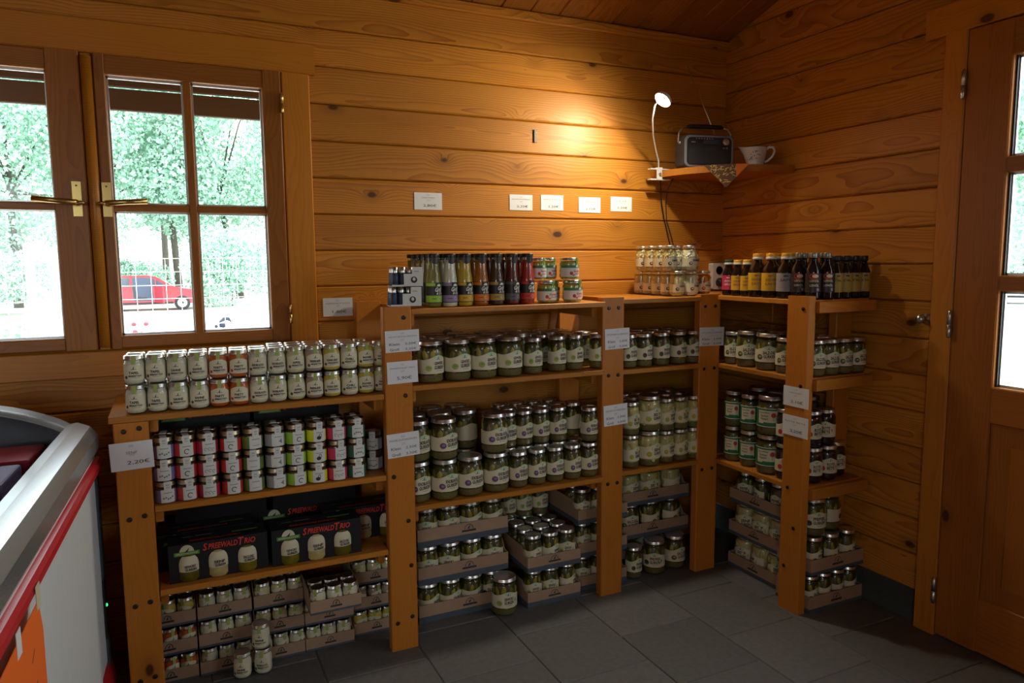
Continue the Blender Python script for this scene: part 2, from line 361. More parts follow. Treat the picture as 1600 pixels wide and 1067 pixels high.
# unseen walls behind the camera, with windows added and sized for ambient daylight
wl = structure('wall_left')
lw = MB()
lw.box(XL-TW, XL, YF, .06, -.1, 2.6, 'wall_wood')
lw.prism([(.06, 2.55), (-2.3, 3.25), (YF-.06, 2.55)], XL-TW, XL, 'wall_wood', 'x')
obj('wall_panel', lw, wl)
wf = structure('wall_front')
fwm = MB()
for x0, x1, z0, z1 in ((XL, -4.9, -.1, 2.4), (-3.2, TW, -.1, 2.4), (-4.9, -3.2, -.1, .9), (-4.9, -3.2, 2.1, 2.4)): fwm.box(x0, x1, YF-TW, YF, z0, z1, 'wall_wood')
obj('wall_panel', fwm, wf)
# floor of square tiles with recessed grout
for nm_, a_, b_, ax in (('window_added_front', (-4.9, .9), (-3.2, 2.1), 'y'), ('window_added_right', (-4.2, .92), (-2.7, 2.1), 'x')):  # unseen openings added to let ambient daylight into the room
    wq = structure(nm_); u0, z0 = a_; u1, z1 = b_; um = (u0+u1)/2
    for c0, c1, e0, e1 in ((u0, u0+.06, z0, z1), (u1-.06, u1, z0, z1), (um-.03, um+.03, z0, z1), (u0, u1, z0, z0+.06), (u0, u1, z1-.06, z1)):
        obj('window_bar', MB().box(c0, c1, YF-.045, YF-.005, e0, e1, 'sash_wood') if ax == 'y' else MB().box(.005, .045, c0, c1, e0, e1, 'sash_wood'), wq)
    obj('pane', MB().box(u0, u1, YF-.027, YF-.025, z0, z1, 'window_glass') if ax == 'y' else MB().box(.025, .027, u0, u1, z0, z1, 'window_glass'), wq)
fl = structure('floor')
obj('grout_bed', MB().box(XL, 0, YF, 0, -.10, -.004, 'grout'), fl)
TS = .335
tile_me = MB()
a, c, h = TS/2-.002, .003, .0
tile_me.lathe([(1, 0)], 4, 'tile', cap0=False, cap1=False) if False else None
vs = [(sx*a, sy*a, -.012) for sx, sy in ((-1, -1), (1, -1), (1, 1), (-1, 1))]+[(sx*a, sy*a, -c) for sx, sy in ((-1, -1), (1, -1), (1, 1), (-1, 1))]+[(sx*(a-c), sy*(a-c), 0) for sx, sy in ((-1, -1), (1, -1), (1, 1), (-1, 1))]
tile_me.add(vs, [(0, 1, 5, 4), (1, 2, 6, 5), (2, 3, 7, 6), (3, 0, 4, 7), (4, 5, 9, 8), (5, 6, 10, 9), (6, 7, 11, 10), (7, 4, 8, 11), (8, 9, 10, 11)], 'tile')
tile_me = tile_me.mesh('floor_tile')
for i in range(-6, 6):
    x = -1.5325 + TS*i
    for j in range(-7, 3):
        y = (-.52 if i % 2 else -.687) - TS*.5 + TS*j + TS*2
        if x+a > .02: continue
        if y+a > .02 or y < -3.0: continue
        obj('floor_tile', tile_me, fl, (x, y, 0))
obj('floor_slab', MB().box(XL, 0, YF, -2.6, -.02, -.001, 'tile').box(XL, -3.72, -2.6, 0, -.02, -.001, 'tile').box(-.03, 0, -2.6, 0, -.02, -.001, 'tile').box(XL, 0, -.17, 0, -.02, -.0015, 'tile'), fl)
# sloping ceiling of narrow boards running up to the ridge
ce = structure('ceiling')
def slope(y): return 2.345 - .3*y
nb = 40; bw = 5.2/nb
for i in range(nb):
    x = -bw*(i+.5)
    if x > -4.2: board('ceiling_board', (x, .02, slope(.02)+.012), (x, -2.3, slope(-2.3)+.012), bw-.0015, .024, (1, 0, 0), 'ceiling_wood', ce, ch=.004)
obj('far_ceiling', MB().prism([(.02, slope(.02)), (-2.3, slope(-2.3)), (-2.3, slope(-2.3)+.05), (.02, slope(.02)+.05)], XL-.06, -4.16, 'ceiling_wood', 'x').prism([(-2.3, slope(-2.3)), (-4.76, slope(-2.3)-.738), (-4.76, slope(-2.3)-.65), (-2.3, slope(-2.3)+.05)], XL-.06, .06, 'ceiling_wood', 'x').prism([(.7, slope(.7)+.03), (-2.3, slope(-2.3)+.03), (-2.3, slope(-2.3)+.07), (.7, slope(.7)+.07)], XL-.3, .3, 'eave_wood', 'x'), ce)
t1 = structure('trim_1'); board('ceiling_batten', (XL, -.012, 2.328), (0, -.012, 2.328), .036, .024, (0, 0, 1), 'wall_wood', t1)

# ------------------------------------------------------------------ window in the back wall
wn = structure('window_1')
def bd(name, x0, x1, z0, z1, y0, y1, mat, parent, vert=None, ch=.004):
    v = (z1-z0) > (x1-x0) if vert is None else vert
    yc = (y0+y1)/2; t = abs(y1-y0)
    if v: return board(name, ((x0+x1)/2, yc, z0), ((x0+x1)/2, yc, z1), x1-x0, t, (1, 0, 0), mat, parent, ch)
    return board(name, (x0, yc, (z0+z1)/2), (x1, yc, (z0+z1)/2), z1-z0, t, (0, 0, 1), mat, parent, ch)
bd('head_casing', -3.36, -1.913, 2.010, 2.116, -.030, 0, 'frame_wood', wn)
bd('side_casing', -2.030, -1.933, 1.055, 2.010, -.022, 0, 'frame_wood', wn)
bd('side_casing', -3.32, -3.225, 1.055, 2.010, -.022, 0, 'frame_wood', wn)
bd('sill_board', -3.36, -1.913, .968, 1.056, -.024, 0, 'frame_wood', wn)
# outer fixed frame lining the wall
bd('frame_jamb', -2.030, -1.985, 1.015, 2.06, .0, .10, 'frame_wood', wn); bd('frame_jamb', -3.27, -3.225, 1.015, 2.06, .0, .10, 'frame_wood', wn)
bd('frame_head', -3.225, -2.030, 2.012, 2.06, .0, .10, 'frame_wood', wn); bd('frame_sill', -3.225, -2.030, 1.015, 1.060, .0, .10, 'frame_wood', wn)
bd('mullion_post', -2.655, -2.602, 1.06, 2.012, .014, .09, 'frame_wood', wn)
bd('mullion_strip', -2.647, -2.611, 1.06, 2.012, -.016, .013, 'frame_wood', wn)
mul = MB().lathe([(.017, 0), (.017, .93)], 12, 'frame_wood'); obj('mullion_bead', mul, wn, (-2.629, -.024, 1.068))
def sash(x0, x1, side):
    s = structure('window_sash'); world_child(s, wn); 
    if 'kind' in s: del s['kind']
    gx0, gx1, gz0, gz1 = x0+.033 if side > 0 else x0+.065, x1-.065 if side > 0 else x1-.090, 1.103, 1.948
    if side > 0: gx0, gx1 = -2.577, -2.097
    else: gx0, gx1 = -3.15, -2.742
    y0, y1 = -.030, .012
    bd('stile', x0, gx0, 1.062, 2.010, y0, y1, 'sash_wood', s); bd('stile', gx1, x1, 1.062, 2.010, y0, y1, 'sash_wood', s)
    bd('rail', gx0, gx1, gz1, 2.010, y0+.002, y1, 'sash_wood', s); bd('rail', gx0, gx1, 1.062, gz0, y0+.002, y1, 'sash_wood', s)
    mx = (gx0+gx1)/2 if side > 0 else (gx0+gx1)/2
    bd('muntin', mx-.013, mx+.013, gz0, gz1, -.016, .006, 'sash_wood', s); 
    zm = 1.527
    bd('muntin', gx0, mx-.013, zm-.012, zm+.012, -.015, .006, 'sash_wood', s); bd('muntin', mx+.013, gx1, zm-.012, zm+.012, -.015, .006, 'sash_wood', s)
    for a0, a1 in ((gx0, mx-.013), (mx+.013, gx1)):
        for b0, b1 in ((gz0, zm-.012), (zm+.012, gz1)):
            obj('pane', MB().box(a0-.004, a1+.004, -.004, -.002, b0-.004, b1+.004, 'window_glass'), s)
            obj('spacer_bar', MB().box(a0, a0+.006, .004, .012, b0, b1, 'alu').box(a1-.006, a1, .004, .012, b0, b1, 'alu').box(a0, a1, .004, .012, b0, b0+.006, 'alu').box(a0, a1, .004, .012, b1-.006, b1, 'alu'), s)
    # brass lever handle on its plate
    hx = x0+.016 if side > 0 else x1-.030
    hh = thing('handle', None, None); world_child(hh, s)
    obj('handle_plate', MB().box(hx-.013, hx+.013, -.034, -.030, 1.495, 1.605, 'brass').lathe([(.003, 0), (.003, .002)], 8, 'iron', Matrix.Translation((hx, -.035, 1.592)) @ Matrix.Rotation(PI/2, 4, 'X')), hh)
    d = 1 if side > 0 else -1
    obj('lever', MB().tube([(hx, -.033, 1.537), (hx, -.066, 1.537), (hx+d*.012, -.076, 1.537), (hx+d*.06, -.078, 1.541), (hx+d*.118, -.075, 1.545)], [.009, .009, .009, .0085, .0095], 'brass', 10).ell((hx-d*.012, -.072, 1.536), (.012, .006, .006), 'brass'), hh)
    # hinges on the outer stile
    ex = x1+.001 if side > 0 else x0-.001
    for hz_ in (1.155, 1.90):
        obj('hinge', MB().lathe([(.005, -.033), (.006, -.031), (.006, -.001), (.0045, 0), (.006, .001), (.006, .031), (.005, .033), (.003, .038)], 10, 'brass'), s, (ex, -.036, hz_))
    return s
for x0, x1, z0, z1 in ((-2.065, -2.015, 1.04, 2.03), (-3.24, -3.19, 1.04, 2.03), (-3.2, -2.06, 1.995, 2.03), (-3.2, -2.06, 1.04, 1.078)): bd('frame_stop', x0, x1, z0, z1, .0135, .035, 'frame_wood', wn, ch=.001)
sash(-2.610, -2.034, 1)
sash(-3.222, -2.648, -1)

# ------------------------------------------------------------------ glazed door in the right wall
dr = structure('door_1')
def bx(name, y0, y1, z0, z1, x0, x1, mat, parent, vert=None, ch=.004):
    v = (z1-z0) > abs(y1-y0) if vert is None else vert
    xc = (x0+x1)/2; t = abs(x1-x0)
    if v: return board(name, (xc, (y0+y1)/2, z0), (xc, (y0+y1)/2, z1), abs(y1-y0), t, (0, 1, 0), mat, parent, ch)
    return board(name, (xc, y0, (z0+z1)/2), (xc, y1, (z0+z1)/2), z1-z0, t, (0, 0, 1), mat, parent, ch)
LY0, LY1 = -2.03, -1.172          # door leaf edges
bx('door_casing', -1.170, -1.092, .0, 2.083, -.024, 0, 'frame_wood', dr); bx('door_casing', -2.11, -2.032, .0, 2.083, -.024, 0, 'frame_wood', dr)
bx('head_casing', -2.17, -1.024, 2.083, 2.183, -.028, 0, 'frame_wood', dr)
bx('frame_jamb', -1.172, -1.13, .0, 2.10, .0, .09, 'frame_wood', dr); bx('frame_jamb', -2.09, -2.032, .0, 2.10, .0, .09, 'frame_wood', dr)
lf = structure('door_leaf'); world_child(lf, dr); del lf['kind']
GY1, GY0 = -1.318, -1.885
bx('stile', GY1, LY1, .012, 2.078, -.022, .02, 'door_wood', lf); bx('stile', LY0, GY0, .012, 2.078, -.022, .02, 'door_wood', lf)
bx('top_rail', GY0, GY1, 1.966, 2.078, -.021, .02, 'door_wood', lf)
bx('muntin', GY0, GY1, 1.608, 1.658, -.018, .014, 'door_wood', lf, False); bx('muntin', GY0, GY1, 1.233, 1.284, -.018, .014, 'door_wood', lf, False)
bx('middle_rail', GY0, GY1, .80, .921, -.021, .02, 'door_wood', lf, False); bx('bottom_rail', GY0, GY1, .012, .20, -.021, .02, 'door_wood', lf, False)
bx('muntin', (GY0+GY1)/2-.02, (GY0+GY1)/2+.02, .921, 1.966, -.017, .013, 'door_wood', lf, True)
pan = MB(); 
def frustum(y0, y1, z0, z1, xa, xb, ins, mat):
    vs = [(xa, y0, z0), (xa, y1, z0), (xa, y1, z1), (xa, y0, z1), (xb, y0+ins, z0+ins), (xb, y1-ins, z0+ins), (xb, y1-ins, z1-ins), (xb, y0+ins, z1-ins)]
    pan.add(vs, [(4, 7, 6, 5), (0, 4, 5, 1), (1, 5, 6, 2), (2, 6, 7, 3), (3, 7, 4, 0)], mat)
pv = board('raised_panel', (-.004, (GY0+GY1)/2, .20), (-.004, (GY0+GY1)/2, .80), GY1-GY0-.002, .02, (0, 1, 0), 'door_wood', lf, ch=.001)
pv2 = board('raised_panel_field', (-.014, (GY0+GY1)/2, .265), (-.014, (GY0+GY1)/2, .735), GY1-GY0-.13, .014, (0, 1, 0), 'door_wood', lf, ch=.007)
for z0, z1 in ((.921, 1.233), (1.284, 1.608), (1.658, 1.966)):
    for y0, y1 in ((GY0, (GY0+GY1)/2-.02), ((GY0+GY1)/2+.02, GY1)):
        obj('pane', MB().box(.000, .002, y0-.003, y1+.003, z0-.003, z1+.003, 'window_glass'), lf)
        obj('gasket', MB().box(-.006, .0, y0, y0+.006, z0, z1, 'gasket').box(-.006, .0, y1-.006, y1, z0, z1, 'gasket'), lf)
        obj('spacer_bar', MB().box(.004, .012, y0, y0+.009, z0, z1, 'alu').box(.004, .012, y1-.009, y1, z0, z1, 'alu').box(.004, .012, y0, y1, z0, z0+.008, 'alu').box(.004, .012, y0, y1, z1-.008, z1, 'alu'), lf)
for hz_ in (.165, 1.115, 1.905):
    obj('hinge', MB().lathe([(.005, -.045), (.0075, -.042), (.0075, -.001), (.006, 0), (.0075, .001), (.0075, .042), (.005, .045), (.004, .05)], 10, 'steel'), lf, (-.030, LY1+.003, hz_))
obj('threshold', MB().box(.0, .09, LY0-.05, LY1+.04, -.05, .0135, 'iron'), dr)
bx('frame_head', -2.09, -1.13, 2.062, 2.13, .021, .09, 'frame_wood', dr, False)
bx('frame_stop', -1.186, -1.14, .0, 2.10, .021, .09, 'frame_wood', dr)
hk = tag(obj('wall_hook', MB().lathe([(.020, 0), (.020, .004), (.010, .008), (.008, .022), (.014, .030), (.017, .038), (.012, .046), (.001, .049)], 14, 'steel', Matrix.Rotation(-PI/2, 4, 'Y')), loc=(-.0, -1.066, 1.127)), 'small round steel knob on the plank wall beside the door casing', 'hook')

# ------------------------------------------------------------------ roof overhang outside the window
ro = structure('roof_overhang')
for i, (z0, z1, yy) in enumerate(((2.045, 2.19, .62), (1.955, 2.04, .63))):
    board('fascia_board', (XL, yy, (z0+z1)/2), (.3, yy, (z0+z1)/2), z1-z0, .024, (0, 0, 1), 'eave_wood', ro)
for i in range(5): board('soffit_board', (XL, .12+i*.11, slope(.12+i*.11)-.02), (.3, .12+i*.11, slope(.12+i*.11)-.02), .105, .018, (0, 1, -.3), 'eave_wood', ro)

# ------------------------------------------------------------------ shelving
SW = 'shelf_wood'
def screws(parent, pts, facing='y'):
    for p in pts:
        R = Matrix.Rotation(PI/2, 4, 'X') if facing == 'y' else Matrix.Rotation(-PI/2, 4, 'Y')
        if 'screw' not in BOARD: BOARD['screw'] = MB().lathe([(.0075, -.001), (.0075, .001), (.005, .0028), (.002, .0018)], 10, 'screw').mesh('screw')
        o = obj('screw', BOARD['screw']); o.matrix_basis = Matrix.Translation(p) @ R; world_child(o, parent)
def post_y(parent, x0, x1, yf, h, t=.038, z0=0): return board('post', ((x0+x1)/2, yf+t/2, z0), ((x0+x1)/2, yf+t/2, h), x1-x0, t, (1, 0, 0), 'post_wood', parent, ch=.003)
def shelf(parent, x0, x1, y0, y1, ztop, t=.019, name='shelf_board'):
    return board(name, (x0, (y0+y1)/2, ztop-t/2), (x1, (y0+y1)/2, ztop-t/2), abs(y1-y0), t, (0, 1, 0), SW, parent, ch=.002)
def rail_y(parent, x, y0, y1, ztop, hgt=.04, t=.022): return board('side_rail', (x, y0, ztop-.02-hgt/2), (x, y1, ztop-.02-hgt/2), hgt, t, (0, 0, 1), SW, parent, ch=.002)
A1, A2, A3 = .905, .628, .368
B1, B2, B3 = 1.184, .922, .497
C1, C2, C3 = 1.190, .910, .497
D1, D2, D3 = 1.192, .905, .492
ua = thing('shelf_unit', 'low brown wooden shelf unit under the window', 'shelf', (-2.2, -.2, 0))
post_y(ua, -2.595, -2.503, -.432, .886); post_y(ua, -2.595, -2.503, -.05, .886)
for z in (A1, A2, A3):
    shelf(ua, -2.605 if z == A1 else -2.50, -1.80, -.428, -.012, z)
    rail_y(ua, -2.49, -.39, -.05, z); rail_y(ua, -1.815, -.39, -.05, z)
for z in (.862, .60, .335, .10): screws(ua, [(-2.568, -.433, z), (-2.528, -.433, z+.006)])
ub = thing('shelf_unit', 'tall brown wooden shelf unit along the back wall', 'shelf', (-1.0, -.2, 0))
post_y(ub, -1.797, -1.702, -.432, 1.194); post_y(ub, -1.797, -1.702, -.05, 1.194)
post_y(ub, -.926, -.826, -.392, 1.199); post_y(ub, -.926, -.826, -.05, 1.199)
post_y(ub, -.438, -.330, -.374, 1.198)
for z in (B1, B2, B3):
    shelf(ub, -1.702, -.926, -.412, -.012, z)
    rail_y(ub, -1.690, -.39, -.05, z); rail_y(ub, -.938, -.352, -.05, z)
for z in (C1, C2, C3):
    shelf(ub, -.826, -.438 if z != C1 else -.44, -.382, -.012, z); shelf(ub, -.438, -.012, -.336, -.012, z, name='corner_board')
    rail_y(ub, -.814, -.352, -.05, z)
# an old back brace seen through the upper gap
board('brace', (-1.005, -.09, .96), (-.95, -.06, 1.162), .03, .02, (1, 0, 0), SW, ub)
for z in (1.158, .895, .46): screws(ub, [(-1.728, -.433, z), (-.897, -.393, z), (-.853, -.393, z), (-.412, -.375, z-.01), (-.358, -.375, z-.01)])
screws(ub, [(-1.775, -.433, .62), (-1.722, -.433, .30), (-1.775, -.433, .10), (-1.722, -.433, .115)])
ud = thing('shelf_unit', 'tall brown wooden shelf unit against the right wall', 'shelf', (-.17, -.6, 0))
board('post', (-.345+.019, -.803, 0), (-.345+.019, -.803, 1.206), .10, .038, (0, 1, 0), 'post_wood', ud, ch=.003)
board('post', (-.050, -.742, 0), (-.050, -.742, 1.165), .085, .038, (1, 0, 0), 'post_wood', ud, ch=.003)
for z in (D1, D2, D3):
    board('shelf_board', (-.185, -.338, z-.0095), (-.185, -.845, z-.0095), .318, .019, (1, 0, 0), SW, ud, ch=.002)
    board('end_rail', (-.307, -.858, z-.026), (-.012, -.858, z-.026), .042, .022, (0, 0, 1), SW, ud, ch=.002)
screws(ud, [(-.3465, -.83, 1.16), (-.3465, -.83, .875), (-.3465, -.785, .48), (-.3465, -.82, .33), (-.3465, -.78, .17)], 'x')

# ------------------------------------------------------------------ jars and bottles: one template per kind
def jar_shell(R, H, n=22, neck=.86):
    return MB().lathe([(.80*R, .0), (.94*R, .003), (R, .012), (R, .74*H), (.985*R, .785*H), (.93*R, .83*H), (neck*R, .86*H), (neck*R, .91*H)], n, 'jar_glass', cap1=False)
def jar_lid(R, H, mat='lid_silver', k=.93, lh=.105, n=22):
    a = k*R
    return MB().lathe([(a*.99, H*(1-lh)), (a*1.01, H*(1-lh)+.001), (a*1.01, H*(1-lh)+.004), (a*.985, H*(1-lh)+.005), (a*.985, H-.003), (a*.94, H-.0008), (a*.84, H-.0006), (a*.80, H-.0022)], n, mat)
def fill_smooth(R, H, mat, top=.84):
    r = R*.965
    return MB().lathe([(.80*r, .004), (.95*r, .008), (r, .016), (r, .73*H), (.97*r, .78*H), (.90*r, top*H)], 18, mat)
def fill_pickles(R, H, seed, mats=('pickle', 'pickle_light'), core='brine', bottom='spice', k=9, stand=True):
    rd = random.Random(seed); mb = MB()
    mb.lathe([(.8*R, .004), (.90*R, .01), (.90*R, .80*H), (.8*R, .845*H)], 14, core)
    if bottom: mb.lathe([(.82*R, .003), (.962*R, .010), (.962*R, .20*H)], 18, bottom, cap1=False)
    for lay, zc in enumerate((.34, .62)):
        for i in range(k):
            a = 2*PI*(i+.5*lay+rd.uniform(-.2, .2))/k
            pr = min(.016, R*.27)*rd.uniform(.85, 1.1); hz_ = H*rd.uniform(.17, .23)
            rr = .962*R-pr
            z = H*zc+rd.uniform(-.02, .03)*H; z = min(z, .84*H-hz_*.9)
            tilt = Euler((rd.uniform(-.18, .18), rd.uniform(-.5, .5) if not stand else rd.uniform(-.15, .15), 0)).to_matrix()
            mb.ell((rr*math.cos(a), rr*math.sin(a), z), (pr, pr, hz_), rd.choice(mats), 8, 6, Matrix.Rotation(a, 3, 'Z') @ tilt)
    return mb
def fill_pieces(R, H, seed, mat, pr, core, n=70):
    rd = random.Random(seed); mb = MB().lathe([(.8*R, .004), (.88*R, .01), (.88*R, .80*H), (.8*R, .84*H)], 14, core)
    for i in range(n):
        a = rd.uniform(0, 2*PI); z = rd.uniform(.06, .80)*H; r = pr*rd.uniform(.7, 1.15)
        rr = .96*R-r*.8; q = .93 if z > .75*H else 1
        mb.ell((rr*q*math.cos(a), rr*q*math.sin(a), z), (r, r*rd.uniform(.6, 1), r*rd.uniform(.6, 1)), mat, 6, 4, Euler((rd.uniform(0, 3), rd.uniform(0, 3), a)).to_matrix())
    return mb
def cyl_label(R, edge_lo, edge_hi, a0, a1, mat, n=26, lift=.0007):
    r = R+lift; vs = []; fs = []
    for i in range(n+1):
        a = a0+(a1-a0)*i/n
        for z in (edge_lo(a), edge_hi(a)): vs.append((r*math.sin(a), -r*math.cos(a), z))
    for i in range(n): fs.append((2*i, 2*i+2, 2*i+3, 2*i+1))
    return MB().add(vs, fs, mat, True)
def logo(mb, fn, cx, cz, s, ink='ink', green='label_mint'):
    # little heron-like tower on a hill with its name line
    put_flat(mb, fn, [(cx-.28*s, cz-.1*s), (cx+.05*s, cz-.1*s), (cx+.16*s, cz+.75*s), (cx+.02*s, cz+.55*s)], [(0, 1, 2, 3)], ink)
    put_flat(mb, fn, *rect(cx, cz-.18*s, 1.5*s, .12*s, 4), ink)
def wave_label(R, H, lines, accent, zlo=.235, zhi=.585, bump=.085, amat='accent_lime', textmat='ink', base='label_cream'):
    xc = .18*R
    hi = lambda a: H*zhi + H*bump*math.exp(-((a-.25)/.55)**2) - H*.02*math.exp(-((a+.9)/.4)**2)
    lo = lambda a: H*zlo
    lab = cyl_label(R, lo, hi, -1.75, 1.55, base)
    fn = on_cyl(R+.0013); pr = MB()
    # green hill behind the logo
    vs = []; n = 8
    for i in range(n+1):
        a = -.12+.74*i/n; vs += [(a*R, H*(zhi+.012)), (a*R, max(H*(zhi+.012), hi(a)-.001))]
    put_flat(pr, on_cyl(R+.0010), vs, [(2*i, 2*i+2, 2*i+3, 2*i+1) for i in range(n)], 'label_mint')
    logo(pr, fn, .25*R, H*(zhi+.005), .12*R*2)
    h = (zhi-zlo)*H
    wd = .98*R if max(len(l) for l in lines) > 6 else .80*R
    for i, t in enumerate(lines):
        put_text(pr, fn, t, .32*R, H*zlo+h*(.72-.30*i), wd*(1.12 if len(t) > 7 else 1), h*.25, textmat, .035, slant=.02)
    put_flat(pr, fn, *rect(.32*R, H*zlo+h*.2, .5*R, h*.035, 3), 'ink_grey')
    # picture of the fruit to the left of the words
    put_flat(pr, fn, *disc2(-.50*R, H*zlo+h*.38, .25*R, h*.21, 12), amat); put_flat(pr, on_cyl(R+.0016), *disc2(-.46*R, H*zlo+h*.41, .13*R, h*.08, 10), accent)
    put_flat(pr, fn, *disc2(.90*R, H*zlo+h*.55, .06*R, h*.16, 8), 'leaf_green' if amat == 'accent_lime' else amat)
    return lab, pr
KIND = {}
def kind(key, name, shell, lid, fills, label=None, letter=None, extra=(), H=.1, R=.03, noun='jar'):
    KIND[key] = dict(name=name, shell=shell.mesh(key+'_glass') if shell else None, lid=lid.mesh(key+'_lid'), fills=[f.mesh(key+'_contents') for f in fills],
                     label=label.mesh(key+'_label') if label else None, letter=letter.mesh(key+'_lettering') if letter else None, extra=[(n, e.mesh(key+'_'+n)) for n, e in extra], H=H, R=R, noun=noun)
LR, LH, SR, SH = .0480, .147, .0355, .137
def pickle_kinds(tag_, lines, accent, amat, fl=None):
    for sz, R, H in (('large', LR, LH), ('small', SR, SH)):
        lab, pr = wave_label(R, H, lines, accent, amat=amat)
        mk = fl or (lambda r, h, s: fill_pickles(r, h, s, k=9 if r > .04 else 7))
        kind(f'{tag_}_{sz}', 'pickle_jar', jar_shell(R, H), jar_lid(R, H), [mk(R, H, 11+len(KIND)), mk(R, H, 37+len(KIND))], lab, pr, H=H, R=R)
pickle_kinds('gewurz', ('GEWÜRZ', 'GURKEN'), 'leaf_pale', 'accent_lime')
pickle_kinds('knob', ('KNOBLAUCH', 'GURKEN'), 'band_lav', 'accent_purple')
pickle_kinds('pfeff', ('PFEFFER', 'GURKEN'), 'ink', 'accent_brown')
pickle_kinds('salz', ('SALZ-DILL', 'GURKEN'), 'accent_lime', 'accent_brown')
pickle_kinds('senf', ('SENF', 'GURKEN'), 'accent_lime', 'accent_yellow', lambda r, h, s: fill_pickles(r, h, s, ('senf', 'senf_light', 'senf'), 'senf', 'spice', 8, False))
# horseradish jars
def dress(key, fillmat, word, word2='MEERRETTICH'):
    R, H = .0284, .0865
    hi = lambda a: H*(.50+.20*math.cos(min(1.4, abs(a))*1.05)); lo = lambda a: H*.17
    lab = cyl_label(R, lo, hi, -1.05, 1.05, 'label_cream', 20)
    fn = on_cyl(R+.0013); pr = MB(); logo(pr, fn, 0, H*.56, .010)
    put_text(pr, fn, word, 0, H*.42, R*(.5+.09*len(word)) if len(word) < 8 else R*1.25, H*.085, 'ink', .04); put_text(pr, fn, word2, .1*R, H*.315, R*1.25, H*.062, 'ink', .04)
    put_flat(pr, fn, *disc2(-.78*R, H*.27, .16*R, H*.055, 10), 'accent_brown' if fillmat not in ('orange',) else 'accent_red'); put_flat(pr, fn, *rect(.15*R, H*.25, .8*R, H*.012, 3), 'ink_grey')
    strap = cyl_label(R*.93, lambda a: H*.70, lambda a: H*.985, -.20, .20, 'accent_lime', 4, lift=.0012)
    sh = MB().lathe([(.72*R, 0), (.90*R, .004), (R, .013), (R, .66*H), (.96*R, .73*H), (.88*R, .79*H), (.86*R, .83*H), (.86*R, .88*H)], 20, 'jar_glass', cap1=False)
    fi = MB().lathe([(.68*R, .003), (.87*R, .006), (.965*R, .015), (.965*R, .65*H), (.92*R, .72*H), (.84*R, .79*H), (.82*R, .84*H)], 18, 'fill_'+fillmat)
    kind('dress_'+key, 'horseradish_jar', sh, jar_lid(R, H, k=.93, lh=.16, n=20), [fi], lab, pr, [('paper_strap', strap)], H, R)
dress('tafel', 'white', 'TAFEL'); dress('sahne', 'white', 'SAHNE'); dress('party', 'orange', 'PARTY'); dress('knobl', 'white', 'KNOBLAUCH'); dress('apfel', 'cream', 'APFEL')
dress('preisel', 'mauve', 'PREISELBEER'); dress('honig', 'yellow', 'HONIG SENF', 'DRESSING'); dress('chili', 'white', 'CHILI'); dress('ingwer', 'yellow', 'INGWER'); dress('natur', 'cream', 'NATUR')
# mustard jars with a coloured band and a white paper seal over the gold lid
def jam(key, band, motif):
    R, H = .0308, .0665
    bandm = cyl_label(R, lambda a: H*.05, lambda a: H*.62, -PI, PI, 'band_'+band, 28)
    panel = cyl_label(R, lambda a: H*.05, lambda a: H*.645, -.62, .62, 'label_white', 12, lift=.0016)
    k = .95*R
    strap = cyl_label(k, lambda a: H*.60, lambda a: H*.999, -.33, .33, 'label_white', 6, lift=.0025)
    strap.box(-.31*k, .31*k, -k*.96, k*.1, H+.0002, H+.001, 'label_white')
    fn = on_cyl(R+.0023); pr = MB(); rd = random.Random(key)
    put_text(pr, on_cyl(k+.0031), 'SENF', 0, H*.86, R*.34, H*.07, 'ink_grey', .01); put_text(pr, on_cyl(k+.0031), 'SPREE', 0, H*.74, R*.34, H*.05, 'ink_grey', .0)
    put_flat(pr, fn, *rect(0, H*.50, R*.8, H*.03, 3), 'ink_grey')
    if motif == 0: put_ring(pr, fn, 0, H*.27, .26*R, .26*R, .07*R, 'ink', 14, .4, 5.2)
    elif motif == 1:
        for dx in (-.35, 0, .35): put_ring(pr, fn, dx*R, H*.24+rd.uniform(-.02, .05)*H, .16*R, .16*R, .05*R, 'ink_grey', 10, 0, 5)
    elif motif == 2: put_flat(pr, fn, [(-.42*R, H*.14), (.4*R, H*.18), (.35*R, H*.42), (.1*R, H*.30)], [(0, 1, 2, 3)], 'ink_grey')
    elif motif == 3: put_flat(pr, fn, *disc2(-.1*R, H*.24, .25*R, .2*R, 10), 'ink'); put_ring(pr, fn, .05*R, H*.36, .15*R, .2*R, .06*R, 'ink', 10)
    elif motif == 4: put_ring(pr, fn, 0, H*.24, .4*R, .1*R, .05*R, 'ink_grey', 12, 3.4, 6.1)
    else:
        for q in range(5): put_flat(pr, fn, *disc2((-.4+.2*q)*R, H*(.18+rd.uniform(0, .14)), .09*R, .1*R, 7), 'ink_grey')
    sh = MB().lathe([(.86*R, 0), (.97*R, .002), (R, .006), (R, .66*H), (.97*R, .70*H), (.90*R, .73*H), (.90*R, .78*H)], 20, 'jar_glass', cap1=False)
    fi = MB().lathe([(.85*R, .003), (.95*R, .006), (.96*R, .65*H), (.88*R, .74*H)], 16, 'fill_brown')
    kind('jam_'+key, 'mustard_jar', sh, jar_lid(R, H, 'lid_gold', .96, .24, 20), [fi], bandm, pr, [('label_panel', panel), ('paper_seal', strap)], H, R)
jam('lavender', 'violet', 5); jam('red', 'red', 0); jam('crimson', 'crim', 1); jam('rose', 'red', 0); jam('olive', 'olive', 4); jam('stone', 'stone', 2)
jam('lime', 'lime', 0); jam('yellow', 'neon', 3); jam('pink', 'pink', 1); jam('pine', 'dgreen', 5); jam('herb', 'stone', 5)
